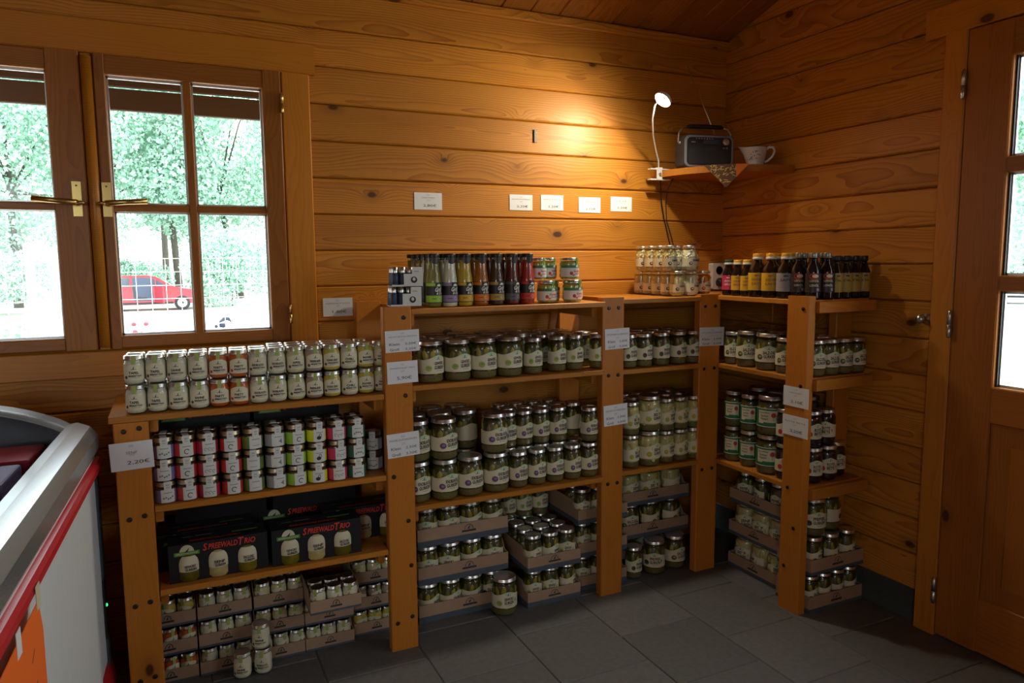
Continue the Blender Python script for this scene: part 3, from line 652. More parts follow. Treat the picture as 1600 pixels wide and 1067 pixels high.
# grill sauce bottles
def grill(key, fillmat, band):
    R, H = .0268, .185
    prof = [(.84*R, 0), (.97*R, .003), (R, .010), (R, .47*H), (.97*R, .52*H), (.86*R, .62*H), (.78*R, .70*H), (.76*R, .80*H), (.76*R, .93*H)]
    sh = MB().lathe(prof, 20, 'jar_glass', cap1=False)
    fi = MB().lathe([(r*.95, z+.002) for r, z in prof[:-1]]+[(.71*R, .88*H)], 18, 'fill_'+fillmat)
    lid = MB().lathe([(.80*R, .925*H), (.82*R, .93*H), (.82*R, .985*H), (.76*R, H), (.5*R, H)], 18, 'lid_black')
    lab = cyl_label(R, lambda a: H*.085, lambda a: H*.46, -1.9, 1.6, 'band_black', 26)
    fn = on_cyl(R+.0012); pr = MB()
    for z0, z1 in ((.10, .225), (.40, .455)):
        put_flat(pr, fn, *rect(-.15*R, H*(z0+z1)/2, 3.2*R, H*(z1-z0), 20), 'band_'+band)
    f2 = on_cyl(R+.0019)
    put_flat(pr, f2, *rect(.35*R, H*.425, 1.0*R, H*.085, 6), 'band_black'); put_flat(pr, on_cyl(R+.0022), *disc2(.38*R, H*.395, .30*R, H*.042, 10, 0, PI), 'label_white'); put_flat(pr, on_cyl(R+.0022), *rect(.38*R, H*.392, .95*R, H*.012, 4), 'leaf_green')
    put_text(pr, f2, 'Grill', .32*R, H*.335, 1.05*R, H*.082, 'label_white', .03, .35); put_text(pr, f2, '& Dip', .45*R, H*.258, .95*R, H*.062, 'label_white', .03, .35)
    put_ring(pr, f2, .42*R, H*.165, .20*R, H*.034, .04*R, 'label_white', 12); put_flat(pr, f2, *rect(-.35*R, H*.165, .6*R, H*.012, 3), 'ink')
    tagm = cyl_label(.77*R, lambda a: H*(.80+.05*abs(a)), lambda a: H*.93, -.55, .75, 'band_black', 6, lift=.0012)
    kind('grill_'+key, 'sauce_bottle', sh, lid, [fi], lab, pr, [('neck_tag', tagm)], H, R, 'bottle')
grill('green', 'olive', 'lime'); grill('white', 'white', 'lav'); grill('yellow', 'mustard', 'yel'); grill('orange', 'amber', 'ora'); grill('brown', 'brown', 'must'); grill('dark', 'darkred', 'grey'); grill('red', 'red', 'red')
# pale jars with green banner label
def salad(key, R, H, word):
    lab = cyl_label(R, lambda a: H*.14, lambda a: H*.66, -1.7, 1.7, 'label_white', 24); pr = MB(); fn = on_cyl(R+.0012)
    put_flat(pr, fn, *rect(0, H*.60, 3.3*R, H*.12, 20), 'band_green'); put_flat(pr, on_cyl(R+.0018), *disc2(.25*R, H*.565, .22*R, H*.12, 10, 0, PI), 'label_white')
    put_text(pr, fn, word, .25*R, H*.40, R*.95, H*.10, 'accent_red', .03, .2); put_text(pr, fn, 'SALAT', .35*R, H*.28, R*.8, H*.07, 'accent_red', .02, .2)
    put_flat(pr, fn, *disc2(-.45*R, H*.30, .18*R, H*.08, 10), 'accent_red'); put_flat(pr, fn, *disc2(-.2*R, H*.22, .15*R, H*.05, 10), 'band_ora')
    strap = cyl_label(R*.93, lambda a: H*.66, lambda a: H*.99, .10, .42, 'leaf_green', 4, lift=.0014)
    kind('salad_'+key, 'salad_jar', jar_shell(R, H), jar_lid(R, H, lh=.14), [fill_pieces(R, H, len(KIND), 'herb_yellow', R*.16, 'herb_yellow', 40)], lab, pr, [('paper_strap', strap)], H, R)
salad('wide', .0375, .084, 'Gurken'); salad('narrow', .0285, .084, 'Paprika')
# mushrooms, onions, chanterelles
def small_wave(key, nm, fill, lines, amat):
    R, H = .0315, .105
    lab, pr = wave_label(R, H, lines, 'label_cream', .17, .50, .09, amat)
    kind(key, nm, jar_shell(R, H, 20), jar_lid(R, H, n=20), [fill(R, H, 5), fill(R, H, 9)], lab, pr, H=H, R=R)
small_wave('champ', 'mushroom_jar', lambda r, h, s: fill_pieces(r, h, s, 'mushroom', .0098, 'senf', 75), ('CHAMPIGNON', ' '), 'accent_brown')
small_wave('onion', 'onion_jar', lambda r, h, s: fill_pieces(r, h, s, 'onion', .0090, 'onion', 70), ('ZWIEBELN', ' '), 'accent_purple')
small_wave('chant', 'chanterelle_jar', lambda r, h, s: fill_pieces(r, h, s, 'chanterelle', .0080, 'fill_amber', 60), ('PFIFFERLINGE', ' '), 'accent_red')
# gherkin barrels with green wrap label
def green_wrap(key, R, H):
    lab = cyl_label(R, lambda a: H*.22, lambda a: H*.70, -2.4, 2.2, 'label_green', 30); pr = MB(); fn = on_cyl(R+.0012)
    put_flat(pr, fn, *rect(-.1*R, H*.69, 4.4*R, H*.018, 26), 'label_white'); put_flat(pr, fn, *rect(-.1*R, H*.232, 4.4*R, H*.018, 26), 'label_white')
    put_flat(pr, fn, *rect(.0, H*.475, 1.55*R, H*.33, 10), 'label_cream')
    f2 = on_cyl(R+.0019)
    for i, t in enumerate(('Spreewälder', 'Gurken', 'Hausart')): put_text(pr, f2, t, -.25*R, H*(.585-.075*i), R*(.85 if i == 0 else .62), H*.058, 'ink', .01)
    put_flat(pr, f2, *disc2(.48*R, H*.53, .19*R, H*.062, 14), 'accent_red'); put_flat(pr, f2, *rect(.48*R, H*.43, .03*R, H*.11, 1), 'leaf_green'); put_flat(pr, f2, *rect(.2*R, H*.325, 1.0*R, H*.035, 4), 'label_green')
    kind('wrap_'+key, 'pickle_jar', jar_shell(R, H), jar_lid(R, H), [fill_pickles(R, H, 3), fill_pickles(R, H, 8)], lab, pr, H=H, R=R)
green_wrap('large', .050, .157); green_wrap('small', .0385, .150)
lab, pr = wave_label(.0370, .138, ('ROTE', 'BETE'), 'accent_red', amat='accent_red')
kind('beet', 'beetroot_jar', jar_shell(.0370, .138), jar_lid(.0370, .138), [fill_smooth(.0370, .138, 'beet')], lab, pr, H=.138, R=.037)
# dark juice and oil bottles
def bottle(key, nm, R, H, glassm, capm, base, lines, neck=.36, lab_z=(.16, .56), seal=True, textmat='ink'):
    prof = [(.85*R, 0), (.97*R, .003), (R, .010), (R, .58*H), (.95*R, .64*H), (.72*R, .73*H), (neck*1.05*R, .80*H), (neck*R, .84*H), (neck*R, .89*H)]
    sh = MB().lathe(prof, 20, glassm)
    c = neck*R*1.22
    lid = MB().lathe([(c, .885*H), (c*1.03, .89*H), (c*1.03, .985*H), (c*.95, H), (c*.5, H)], 18, capm)
    ex = []
    if seal: ex = [('cap_ring', MB().lathe([(c*1.06, .865*H), (c*1.08, .868*H), (c*1.08, .915*H), (c*1.04, .918*H)], 18, 'lid_white'))]
    lab = cyl_label(R, lambda a: H*lab_z[0], lambda a: H*lab_z[1], -1.5, 1.5, base, 22); pr = MB(); fn = on_cyl(R+.0012); hh = lab_z[1]-lab_z[0]
    for i, t in enumerate(lines): put_text(pr, fn, t, 0, H*(lab_z[0]+hh*(.62-.24*i)), R*1.2, H*hh*.14, textmat, .02)
    put_flat(pr, fn, *rect(0, H*(lab_z[0]+hh*.85), R*.5, H*hh*.07, 3), textmat)
    kind(key, nm, sh, lid, [], lab, pr, ex, H, R, 'bottle')
bottle('juice_large', 'juice_bottle', .0355, .172, 'bottle_dark', 'lid_yellow', 'band_yel', ('SANDDORN', 'SAFT'), textmat='fill_amber', neck=.46)
bottle('juice_small', 'juice_bottle', .0262, .148, 'bottle_dark', 'lid_yellow', 'band_yel', ('SANDDORN', 'SIRUP'), textmat='fill_amber', neck=.56)
bottle('juice_pink', 'juice_bottle', .0262, .148, 'bottle_dark', 'lid_green', 'band_pink', ('ARONIA', 'SIRUP'), textmat='label_white', neck=.56)
bottle('juice_grey', 'juice_bottle', .0355, .172, 'bottle_dark', 'lid_yellow', 'band_stone', ('SAFT', ' '), neck=.46)
bottle('oil', 'oil_bottle', .0275, .172, 'bottle_black', 'lid_pewter', 'band_black', ('LEINÖL', 'LEINÖL'), textmat='fill_cream', neck=.42, seal=False)
k_ = KIND['oil']; mm = MB(); fn = on_cyl(.0275+.0014); put_flat(mm, fn, *disc2(-.1*.0275, .172*.50, .6*.0275, .012, 12), 'accent_red'); put_flat(mm, on_cyl(.0275+.0019), *disc2(.1*.0275, .172*.505, .42*.0275, .006, 12), 'label_cream'); put_flat(mm, fn, *disc2(.5*.0275, .172*.22, .2*.0275, .006, 10), 'band_lav')
k_['extra'].append(('label_picture', mm.mesh('oil_picture')))
bottle('oil_dark', 'oil_bottle', .0248, .160, 'bottle_black', 'lid_black', 'band_must', ('ÖL', ' '), neck=.50, seal=False, lab_z=(.16, .60))

COUNT = {}
def place(key, x, y, z, label, cat, group=None, rz=None, full=True, var=None, sc=1.):
    k = KIND[key]; COUNT[key] = COUNT.get(key, 0)+1
    t = thing(k['name'], label, cat, (x, y, z), random.uniform(-.16, .10) if rz is None else rz, group)
    if sc != 1.: t.scale = (sc, sc, sc)
    if k['shell']: obj('glass', k['shell'], t)
    obj('lid', k['lid'], t)
    if k['fills']: tag(obj('contents', k['fills'][(COUNT[key] if var is None else var) % len(k['fills'])], t), kind='stuff')
    if k['label']:
        l = obj('label', k['label'], t)
        if full and k['letter']: obj('lettering', k['letter'], l)
        for n, e in k['extra']: obj(n, e, l if n == 'label_picture' else t)
    return t
def row(spec, z, y, words, where, cat='jar', group=None, rz=None, jit=.004):
    """spec: list of (kind, x[, y]); labels count from the left"""
    n = {}
    for i, s in enumerate(spec):
        yy = s[2] if len(s) > 2 else y
        place(s[0], s[1], yy+random.uniform(-jit, jit), z, f'{ORD[i]} {words(s[0]) if callable(words) else words} from the left, {where}', cat, group, rz)
def hidden(spec, z, label, cat, group, rz=None, full=False):
    ys = sorted({round(y, 3) for k, x, y in spec})
    for r, yv in enumerate(ys):
        rw = sorted([q for q in spec if abs(q[2]-yv) < .0006], key=lambda q: q[1])
        for i, (key, x, y) in enumerate(rw):
            l = label if len(spec) == 1 else f'{ORD[i]} {label}'
            if len(ys) > 1: l += f', {ORD[r+1]} row'
            place(key, x, y, z, l, cat, group, rz, full)

# --- low left shelf, top: horseradish jars in two tiers
xs = [-2.533+.0572*i for i in range(13)]+[-1.792]
ks = ['tafel', 'tafel', 'sahne', 'sahne', 'party', 'party', 'knobl', 'knobl', 'apfel', 'preisel', 'honig', 'chili', 'ingwer', 'natur']
cw = dict(tafel='white', sahne='white', party='orange', knobl='white', apfel='cream', preisel='mauve', honig='yellow', chili='white', ingwer='yellow', natur='cream')
for tier, zz in enumerate((A1, A1+.087)):
    row([('dress_'+k, x, -.385+.016*max(0, i-11)) for i, (k, x) in enumerate(zip(ks, xs))], zz, -.385, lambda k: cw[k[6:]]+' horseradish jar', ['lower', 'upper'][tier]+' tier under the window', 'jar', 'horseradish jars under the window')
hidden([('dress_'+k, x+.004, -.322) for k, x in zip(ks[:12], xs)], A1+.087, 'horseradish jar from left in the second row, upper tier, under the window', 'jar', 'horseradish jars in the second row')
hidden([('dress_'+k, x+.004, -.322) for k, x in zip(ks[:12], xs)], A1, 'horseradish jar in the second row, lower tier, under the window', 'jar', 'horseradish jars in the second row')
hidden([('dress_'+k, x+.01, -.260) for k, x in zip(ks[9:13], xs[9:13])]+[('dress_'+k, x+.01, -.260) for k, x in zip(ks[7:9], xs[7:9])], A1+.087, 'horseradish jar in the third row, upper tier, beside the window casing', 'jar', 'horseradish jars in the third row')
hidden([('dress_'+k, x+.01, -.260) for k, x in zip(ks[7:13], xs[7:13])], A1, 'horseradish jar in the third row, lower tier, beside the window casing', 'jar', 'horseradish jars in the third row')
# --- low left shelf, second board: mustard jars stacked three high
xs = [-2.470, -2.410, -2.348, -2.280, -2.216, -2.148, -2.085, -2.019, -1.953, -1.890]
ks = ['lavender', 'red', 'crimson', 'rose', 'olive', 'stone', 'lime', 'yellow', 'pink', 'pine']
cn = dict(lavender='lavender', red='red', crimson='crimson', rose='rose red', olive='olive green', stone='grey', lime='lime green', yellow='yellow', pink='pink', pine='dark green')
for tier in range(3):
    for k, x in zip(ks, xs):
        place('jam_'+k, x, -.385, A2+.0675*tier, f'{["bottom", "middle", "top"][tier]} jar of the {cn[k]} banded mustard stack', 'jar', 'stacked mustard jars', random.uniform(-.08, .28))
for tier in range(2): place('jam_herb', -1.815, -.315, A2+.0675*tier, ['lower', 'upper']  [tier]+' jar of the short mustard stack by the tall post', 'jar', 'stacked mustard jars', -.3)
for i, k in enumerate(ks):
    for tier in (2,): hidden([('jam_'+k, xs[i]+.004, -.322)], A2+.0675*tier, f'{cn[k]} mustard jar in the second row behind the stacks', 'jar', 'mustard jars in the second row')
    for tier in (0, 1): hidden([('jam_'+k, xs[i]+.004, -.322)], A2+.0675*tier, f'{cn[k]} mustard jar in the second row, {["bottom", "middle"][tier]} tier', 'jar', 'mustard jars in the second row')
# --- black gift cartons of three jars
def trio(x0, y, z, label, group, w_=.288, h=.119, d=.098, front=True, rz=0):
    t = thing('gift_carton', label, 'carton', (x0+w_/2, y, z), rz, group)
    b = MB(); b.box(-w_/2, w_/2, 0, d, 0, h, 'carton_black'); obj('carton', b, t)
    pr = MB(); fn = on_front(-.0008)
    put_text(pr, fn, 'S', -.040, h*.85, .013, .023, 'red_ink', .02, .2); put_text(pr, fn, 'PREEWALD', .012, h*.845, .086, .018, 'red_ink', .02, .2)
    put_text(pr, fn, 'T', .065, h*.86, .017, .025, 'red_ink', .02, .2); put_text(pr, fn, 'RIO', .091, h*.85, .034, .018, 'red_ink', .02, .2)
    put_flat(pr, fn, *disc2(-.092, h*.775, .021, .024, 14, 0, PI), 'label_cream'); put_flat(pr, on_front(-.0012), *rect(-.092, h*.755, .072, .012), 'leaf_green')
    put_flat(pr, on_front(-.0014), [(-.100, h*.785), (-.090, h*.785), (-.084, h*.90), (-.088, h*.87)], [(0, 1, 2, 3)], 'ink')
    put_text(pr, on_front(-.0016), 'SPREEWALDHOF', -.092, h*.755, .062, .006, 'label_cream', .01)
    obj('front_print', pr, t); pr = MB(); ft = lambda x, yy: (x, yy, h+.0008)
    put_text(pr, ft, 'SPREEWALDTRIO', -.01, .022, .15, .012, 'red_ink', .01, .2); put_flat(pr, ft, *rect(.08, .05, .075, .009), 'leaf_green'); put_flat(pr, ft, *rect(-.09, .06, .03, .004), 'ink_grey'); put_flat(pr, ft, *rect(-.04, .062, .05, .004), 'ink_grey')
    obj('top_print', pr, t)
    if front:
        for jx, k in ((-.088, 'gewurz'), (-.004, 'senf'), (.082, 'salz')):
            R = .035; hh = .090
            body = MB().lathe([(.86*R, 0), (R, .008), (R, .60*hh), (.92*R, .78*hh), (.70*R, .92*hh), (.3*R, .99*hh), (.02*R, hh)], 20, 'pickle' if k != 'senf' else 'senf', squash=1, cap0=False, cap1=False)
            j = obj('pickle_jar', body, t, (jx, .022, .002))
            la = cyl_label(R, lambda a: hh*.36, lambda a: hh*(.60), -1.3, 1.3, 'label_cream', 16)
            la.add([(v[0]*s_, v[1]*s_, zz) for zz, s_ in ((.60*hh, 1.02), (.70*hh, .99), (.79*hh, .935), (.88*hh, .80)) for v in [(R*math.sin(-1.3+2.6*i/12), -R*math.cos(-1.3+2.6*i/12)) for i in range(13)]], [(r*13+i, r*13+i+1, (r+1)*13+i+1, (r+1)*13+i) for r in range(3) for i in range(12)], 'label_cream', True)
            lb = obj('label', la, j)
            p2 = MB(); fc = on_cyl(R+.0022)
            put_text(p2, fc, {'gewurz': 'GEWÜRZ', 'senf': 'SENF', 'salz': 'SALZ-DILL'}[k], .1*R, hh*.56, R*.95, hh*.10, 'ink', .03); put_text(p2, fc, 'GURKEN', .15*R, hh*.44, R*.95, hh*.10, 'ink', .03)
            obj('lettering', p2, lb)
    return t
gA = 'black gift cartons on the low left shelf'
trio(-2.474, -.395, A3, 'black gift carton of three pickle jars at the left front', gA)
trio(-2.174, -.402, A3, 'black gift carton of three pickle jars in the middle front', gA)
trio(-1.99, -.290, A3, 'black gift carton of pickle jars half hidden behind the tall post', gA)
trio(-2.505, -.285, A3, 'black gift carton directly behind the left front carton', gA, front=False); trio(-2.19, -.180, A3, 'black gift carton in the back row near the middle', gA, front=False)
for i, (x, z, l) in enumerate(((-2.49, A2, 'lower left'), (-2.19, A2, 'lower middle'), (-2.49, A2+.119, 'upper left'), (-2.19, A2+.119, 'upper middle'))): trio(x, -.190, z, f'added black carton darkening the gap behind the mustard jars, {l}', 'added black cartons behind the mustard jars', front=False)  # added to block the lit wall, so the gap reads dark
for i, (x, l) in enumerate(((-2.45, 'left'), (-2.14, 'right'))): trio(x, -.185, A3+.119, f'added black carton darkening the space above the back row, {l}', gA, front=False)  # extra layer added to cover the lit wall with black
trio(-2.48, -.182, A3, 'black gift carton at the bottom of the back row, left', gA, front=False)

# --- cardboard trays
def tray(x, y, z, w_, d, h, label, group='cardboard trays of jars', rz=0, blue=.35, cut=.55, logo_=True, logo_x=0):
    """front centre at (x,y), opening up; back and sides higher than the front lip"""
    t = thing('cardboard_tray', label, 'tray', (x, y, z), rz, group)
    th = .003; hb = h*blue
    def wall(nm, a, b): 
        mb = MB(); 
        for zz0, zz1, mt in ((0, hb, 'kraft_blue'), (hb, h, 'kraft')): mb.box(a[0], b[0], a[1], b[1], zz0, zz1, mt)
        return obj(nm, mb, t)
    wall('front_panel', (-w_/2, 0), (w_/2, th)); wall('back_panel', (-w_/2, d-th), (w_/2, d))
    for sx in (-1, 1):
        mb = MB(); x0, x1 = (-w_/2, -w_/2+th) if sx < 0 else (w_/2-th, w_/2)
        mb.box(x0, x1, th, d-th, 0, hb, 'kraft_blue'); hi = h*1.55
        mb.prism([(th, hb), (d-th, hb), (d-th, hi), (.055, hi), (.030, h), (th, h)], x0, x1, 'kraft', 'x')
        obj('side_panel', mb, t)
    obj('base', MB().box(-w_/2+th, w_/2-th, th, d-th, 0, .003, 'kraft'), t)
    if logo_:
        pr = MB(); fn = on_front(-.0008); s = min(.05, w_*.2); zc = hb+(h-hb)*.5
        put_ring(pr, fn, logo_x, zc-.003, s*.36, (h-hb)*.42, .0022, 'ink', 12, 0, PI); put_flat(pr, fn, [(logo_x-s*.14, zc-.002), (logo_x+s*.04, zc-.002), (logo_x+s*.12, zc+(h-hb)*.30)], [(0, 1, 2)], 'ink'); put_flat(pr, fn, *rect(logo_x, zc-(h-hb)*.20, s*1.15, (h-hb)*.17), 'ink')
        obj('tray_print', pr, t)
    return t
def fill_tray(x, y, z, w_, d, keys, nx, ny, label, group, cat='jar', rz=0, only=None, full=True, pitch=None, sc=1.):
    k = KIND[keys[0]]; R = k['R']*sc; c, s = math.cos(rz), math.sin(rz)
    px = pitch or (w_-.008)/nx
    for j in range(ny):
        for i in range(nx):
            if only and (i, j) not in only: continue
            key = keys[(i+j*nx) % len(keys)]; R = KIND[key]['R']*sc
            lx = -w_/2+.004+px*(i+.5); ly = .006+R+j*(2*R+.002)
            place(key, x+lx*c-ly*s, y+lx*s+ly*c, z+.003, f'{ORD[i]} {label}' + (['', ', second row', ', third row', ', back row'][j]), cat, group, rz+random.uniform(-.7, .5), full and j == 0, None, sc)
# low left floor: three layers of horseradish trays
cols = [(-2.489, .166), (-2.318, .166), (-2.148, .160), (-1.981, .168), (-1.808, .166)]
fills = [['dress_party', 'dress_party', 'dress_ingwer', 'dress_tafel', 'dress_sahne'], ['dress_tafel', 'dress_tafel', 'dress_apfel', 'dress_knobl', 'dress_honig']]
names = ['behind the left post', 'second column', 'third column', 'fourth column', 'behind the tall post']
cf = [['party', 'tafel', 'tafel', 'sahne', 'honig'], ['party', 'sahne', 'natur', 'apfel', 'preisel'], ['ingwer', 'tafel', 'apfel', 'sahne', 'natur']]
for tier in range(3):
    z = .0945*tier
    for ci, (cx, cw_) in enumerate(cols):
        yf = -.30
        if tier == 2 and ci == 3: yf = -.425
        if ci == 4: yf = -.27
        lay = ['bottom', 'middle', 'top'][tier]
        tray(cx, yf, z, cw_, .185, .046, f'{lay} layer cardboard tray on the left floor, {names[ci]}' if not (tier == 2 and ci == 3) else 'cardboard tray pulled forward out of the top layer, left floor', 'cardboard trays on the left floor', blue=.16)
        key = 'dress_'+cf[tier][ci]
        fill_tray(cx, yf, z, cw_, .18, [key], 3 if ci != 2 else 3, 2, f'horseradish jar in the {lay} tray, {names[ci]}', 'horseradish jars in floor trays', pitch=.0535, sc=.915, only=None if tier == 2 or ci == 3 else [(0, 0), (1, 0), (2, 0)])
for k, x, y, z, l in (('sahne', -2.276, -.345, 0, 'white jar standing alone on the floor, left of a stacked pair'), ('knobl', -2.212, -.345, 0, 'lower white jar of the stacked pair before the trays'), ('sahne', -2.216, -.348, .087, 'upper white jar of the stacked pair before the trays')):
    place('dress_'+k, x, y-.012, z, l, 'jar', None, -.3)

# --- centre shelf top: sauces and salads
xs = [-1.598, -1.538, -1.480, -1.419, -1.359, -1.297, -1.235]; ks = ['green', 'white', 'yellow', 'orange', 'brown', 'dark', 'red']
kn = dict(green='green labelled', white='white lavender labelled', yellow='yellow', orange='orange', brown='brown mustard labelled', dark='dark red grey labelled', red='bright red')
for k, x in zip(ks, xs):
    place('grill_'+k, x, -.365, B1, f'{kn[k]} grill sauce bottle in the front row', 'bottle', 'grill sauce bottles', random.uniform(-.15, .05))
    for j in range(1, 3): hidden([('grill_'+k, x, -.365+.058*j)], B1, f'{kn[k]} grill sauce bottle in the {["", "second", "third"][j]} row', 'bottle', 'grill sauce bottles')
hidden([('grill_green', -1.598, -.365+.058*3), ('grill_green', -1.598, -.365+.058*4)], B1, 'green labelled grill sauce bottle at the back left', 'bottle', 'grill sauce bottles')
for key, x, y, z, l in (('salad_wide', -1.148, -.35, B1, 'front wide pale salad jar beside the red sauce bottle, lower tier'), ('salad_wide', -1.098, -.285, B1, 'rear wide pale salad jar beside the sauce bottles, lower tier'), ('salad_wide', -1.035, -.345, B1, 'wide pale salad jar furthest right in front, lower tier'), ('salad_wide', -.990, -.275, B1, 'rear salad jar at the right end, lower tier'),
                        ('salad_narrow', -1.165, -.32, B1+.085, 'narrow pale salad jar next to the red bottle, upper tier'), ('salad_narrow', -1.110, -.30, B1+.085, 'middle narrow pale salad jar, upper tier'), ('salad_wide', -1.045, -.34, B1+.085, 'wide pale salad jar, right of the upper tier'), ('salad_narrow', -1.005, -.28, B1+.085, 'rear pale salad jar, right end of the upper tier')):
    place(key, x, y, z, l, 'jar', 'salad jars', random.uniform(-.1, .2))
def pack(x, y, z, label, rz):
    t = thing('bottle_pack', label, 'carton', (x, y, z), rz, 'small bottle packs')
    obj('carrier', MB().box(-.012, .050, -.042, -.040, .0, .042, 'label_white').box(.016, .050, -.0425, -.0405, .042, .064, 'label_white').box(.050, .052, -.042, .042, 0, .064, 'label_white').box(-.052, .052, -.042, .042, 0, .002, 'label_white').box(-.052, -.012, -.0415, -.040, .0, .006, 'label_white').box(-.012, .05, .040, .042, 0, .05, 'label_white'), t)
    pr = MB(); put_flat(pr, on_front(-.0435), *disc2(.022, .022, .011, .011, 12), 'ink'); put_flat(pr, on_front(-.0439), *disc2(.022, .024, .005, .006, 8), 'label_white'); put_text(pr, on_front(-.0435), 'SPREE', .03, .05, .016, .004, 'ink_grey'); obj('carrier_print', pr, t)
    me = MB().lathe([(.0105, .002), (.0120, .004), (.0120, .040), (.0090, .046)], 12, 'band_navy').lathe([(.0095, .044), (.0100, .046), (.0095, .064), (.006, .065)], 12, 'lid_silver').mesh('mini_bottle')
    for i in range(4):
        for j in range(3): obj('mini_bottle', me, t, (-.039+.0255*i, -.0265+.026*j, 0))
pack(-1.709, -.375, B1+.010, 'lower white carrier of small blue bottles on the tall post', -.1)
pack(-1.702, -.372, B1+.076, 'upper white carrier of small blue bottles on the tall post', -.1)
# --- centre shelf, second board: spiced gherkins
W2 = 'upper centre shelf'
for i, x in enumerate((-1.615, -1.512, -1.411, -1.308)): place('gewurz_large', x, -.358, B2, f'{ORD[i]} big spiced gherkin jar from left, front of {W2}', 'jar', 'spiced gherkin jars')
for i, (x, y) in enumerate(((-1.210, -.358), (-1.101, -.345), (-1.022, -.340), (-.920, -.350))): place('gewurz_small', x, y, B2, f'{ORD[i]} slim spiced gherkin jar from left, front of {W2}', 'jar', 'spiced gherkin jars')
for i, (x, y) in enumerate(((-1.135, -.270), (-.935, -.262))): place('gewurz_small', x, y, B2, f'{["left", "right"][i]} slim gherkin jar peeping between the front jars, {W2}', 'jar', 'spiced gherkin jars')
hidden([('gewurz_large', x, y) for y in (-.255, -.155) for x in (-1.640, -1.535, -1.430, -1.325, -1.225)]+[('gewurz_small', x, y) for y in (-.185, -.11) for x in (-1.13, -1.05, -.975)]+[('gewurz_small', -1.012, -.262)], B2, f'gherkin jar from left on the {W2}', 'jar', 'gherkin jars behind the front row, upper centre')
# --- centre shelf, third board: garlic gherkins in two tiers
W3 = 'lower centre shelf'
for i, x in enumerate((-1.667, -1.568, -1.470, -1.367)): place('knob_large', x, -.358 if i else -.345, B3, f'{ORD[i]} big garlic gherkin jar from left, {W3}, bottom tier', 'jar', 'garlic gherkin jars')
for i, x in enumerate((-1.274, -1.196, -1.118, -1.041, -.965)): place('knob_small', x, -.358, B3, f'{ORD[i]} slim garlic gherkin jar from left, {W3}, bottom tier', 'jar', 'garlic gherkin jars')
for i, (x, y) in enumerate(((-1.667, -.345), (-1.568, -.358), (-1.370, -.355))): place('knob_large', x, y, B3+LH, f'{ORD[i]} big garlic gherkin jar from left, {W3}, upper tier', 'jar', 'garlic gherkin jars')
for i, (x, y) in enumerate(((-1.285, -.285), (-1.214, -.283), (-1.140, -.283), (-1.064, -.285), (-.955, -.345))): place('knob_small', x, y, B3+SH, f'{ORD[i]} slim garlic gherkin jar from left, {W3}, upper tier', 'jar', 'garlic gherkin jars')
hidden([('knob_large', x, y) for y in (-.248, -.150) for x in (-1.645, -1.545, -1.445)]+[('knob_small', x, -.283) for x in (-1.285, -1.212, -1.138, -1.062, -.988)]+[('knob_small', x, y) for y in (-.208, -.133) for x in (-1.25, -1.175, -1.10, -1.025)], B3, f'garlic gherkin jar from left, {W3}, bottom tier', 'jar', 'garlic gherkin jars behind the front row')
hidden([('knob_large', x, y) for y in (-.248, -.150) for x in (-1.645, -1.545, -1.445)]+[('knob_small', -.990, -.270)], B3+LH-.0, f'garlic gherkin jar from left, {W3}, upper tier', 'jar', 'garlic gherkin jars behind the front row')
hidden([('knob_small', x, y) for y in (-.208, -.133) for x in (-1.25, -1.175, -1.10, -1.025)], B3+SH, f'slim garlic gherkin jar from left, {W3}, upper tier', 'jar', 'garlic gherkin jars behind the front row')
# --- centre floor: trays
gB = 'cardboard trays on the centre floor'
for tier in range(3):
    z = .146*tier; lay = ['bottom', 'middle', 'top'][tier]
    tray(-1.468, -.285, z, .366, .262, .068, f'wide {lay} tray, left stack under the centre shelf', gB, blue=.33, logo_x=.02)
    k = ['knob_large', 'gewurz_large', 'gewurz_large'][tier]
    fill_tray(-1.468, -.285, z, .366, .26, [k], 4, 2 if tier < 2 else 1, f'big gherkin jar from left in the {lay} wide floor tray', 'gherkin jars in the wide floor trays', pitch=.0897, sc=.93, only=[(i, 0) for i in range(4)])
for tier, (yf, nm) in enumerate(((-.352, 'bottom'), (-.352, 'upper'))):
    z = .14*tier
    tray(-1.115, yf, z, .236, .30, .060, f'{nm} narrow tray jutting forward, centre floor', gB, blue=.33)
    fill_tray(-1.115, yf, z, .236, .3, ['gewurz_small'], 3, 4, f'slim gherkin jar from left in the {nm} jutting tray' if tier else 'slim gherkin jar from left in the bottom jutting tray', 'slim gherkin jars in the jutting trays', only=[(i, j) for i in range(3) for j in range(4 if tier else 1)])
for tier in range(3):
    z = .14*tier
    tray(-.868, -.315, z, .236, .27, .060, f'{["bottom", "middle", "top"][tier]} tray half hidden behind the middle post', gB, blue=.33)
    fill_tray(-.868, -.315, z, .236, .3, ['gewurz_small'], 3, 2, f'slim gherkin jar from left in the {["bottom", "middle", "top"][tier]} tray behind the middle post', 'slim gherkin jars behind the middle post', only=[(0, 0), (1, 0), (2, 0)] if tier < 2 else None)
hidden([('gewurz_small', -1.205, -.11), ('gewurz_small', -1.13, -.11), ('gewurz_small', -1.055, -.11)], .28, 'slim gherkin jar on the tray layer at the back, centre floor', 'jar', 'gherkin jars at the back of the centre floor', full=True)
place('gewurz_large', -1.325, -.322-.012, 0, 'big spiced gherkin jar standing alone on the floor tiles', 'jar', None, -.35)
